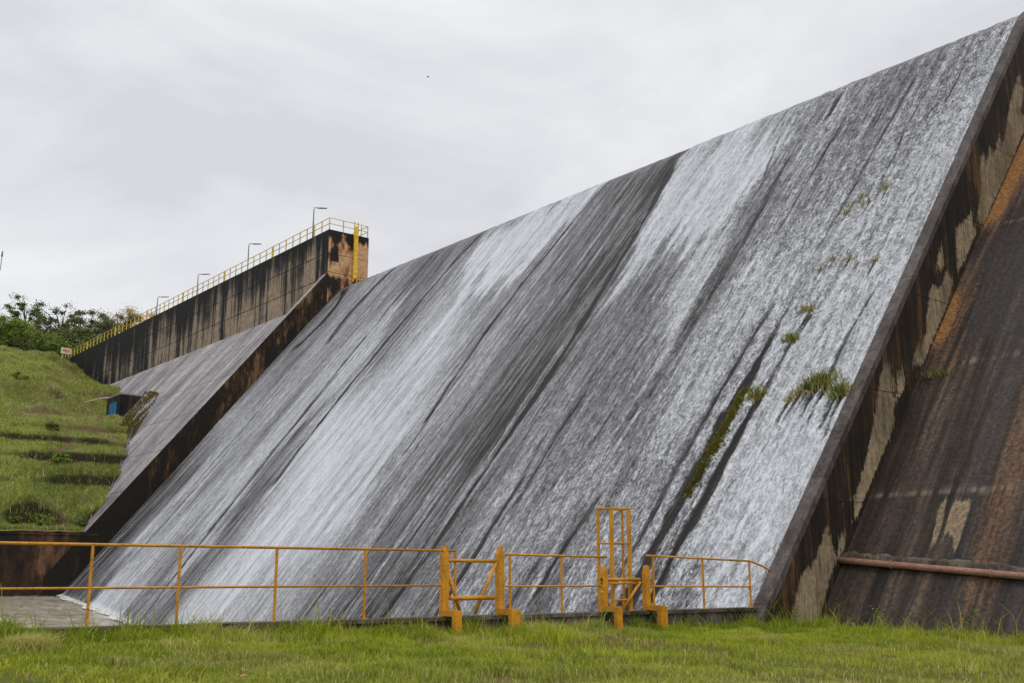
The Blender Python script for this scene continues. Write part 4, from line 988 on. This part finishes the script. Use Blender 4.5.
# pale dry clump near the left corner
def clump(u, v, n_, h, lab, dryv):
    rr = ray(u, v); k = (.68 - 1.7) / rr[2]; P0 = EYE + rr * k; z = float(lawn_z(P0[0], P0[1])) - .02; r = np.random.default_rng(u + 5)
    P = np.concatenate([r.normal(size=(n_, 2)) * .16, np.zeros((n_, 1))], 1)
    V, F, at = blades(P, h * (.5 + .6 * r.random(n_)), .009 + .006 * r.random(n_), .5 + .6 * r.random(n_), 8, .5 + .5 * r.random(n_), dryv * (.5 + .5 * r.random(n_)))
    tag(mesh_obj('grass_clump', V, F, MAT['blade'], None, attrs=at, loc=(P0[0], P0[1], z)), lab, 'grass clump')
clump(30, 655, 900, .34, 'pale dry grass clump at the lower left corner of the lawn', .9)
clump(8, 645, 500, .30, 'smaller pale grass clump at the very left of the kerb', .9)
clump(172, 650, 300, .28, 'thin pale grass clump below the left railing', .6)
clump(557, 634, 160, .6, 'tall green grass clump standing against the kerb between the gates', .1)
clump(240, 634, 260, .36, 'leafy grass clump overlapping the kerb under the left railing', .1)

# weeds with broad leaves along the foot of the wall and kerb
def weed(x, y, h, lab, mat):
    z = float(lawn_z(np.array(x), np.array(y))); r = random.Random(int(x * 31)); t = empty('weed', (x, y, z), lab, 'weed', 'weeds along the kerb and the wall foot')
    b = MB(); lf = MB(); sh = []
    for k in range(4):
        a = k * 1.7 + r.random(); tp = Vector((x + math.cos(a) * h * .22, y + math.sin(a) * h * .22, z + h * r.uniform(.7, 1.0))); bs = Vector((x, y, z - .03)); md = bs.lerp(tp, .5) + Vector((math.cos(a), math.sin(a), 0)) * .02
        b.tube([bs, md, tp], [.006, .005, .003], 5)
        for q in range(9):
            c = bs.lerp(tp, .25 + .75 * q / 9); an = q * 2.4 + a; d = Vector((math.cos(an), math.sin(an), r.uniform(.1, .6))).normalized(); w = d.cross(Vector((0, 0, 1))).normalized(); ll = h * .17 * r.uniform(.7, 1.2)
            lf.add([c, c + d * ll * .5 + w * ll * .22, c + d * ll, c + d * ll * .5 - w * ll * .22], [(0, 1, 2, 3)]); sh += [r.uniform(.3, 1)] * 4
    b.build('stem', MAT['leafb'], t, attrs={'tint': [.4] * len(b.V)}); lf.build('foliage', mat, t, attrs={'tint': sh})
weed(-9.05, -.42, .42, 'leafy green weed standing between the two tall gate posts', MAT['leafb'])
weed(-2.9, -.40, .50, 'broad leaved weed against the kerb under the rightmost railing', MAT['leaf'])
weed(.55, -.75, .62, 'tall weed in the corner where the kerb meets the dam side wall', MAT['leafb'])
weed(1.25, -2.6, .75, 'tall green weed at the foot of the dark slope below the pipe', MAT['leafb'])
weed(1.1, -4.9, .85, 'tallest leafy weed at the foot of the dark slope near the right edge', MAT['leaf'])
weed(-13.9, -.45, .36, 'small weed at the kerb below the long railing', MAT['leafb'])
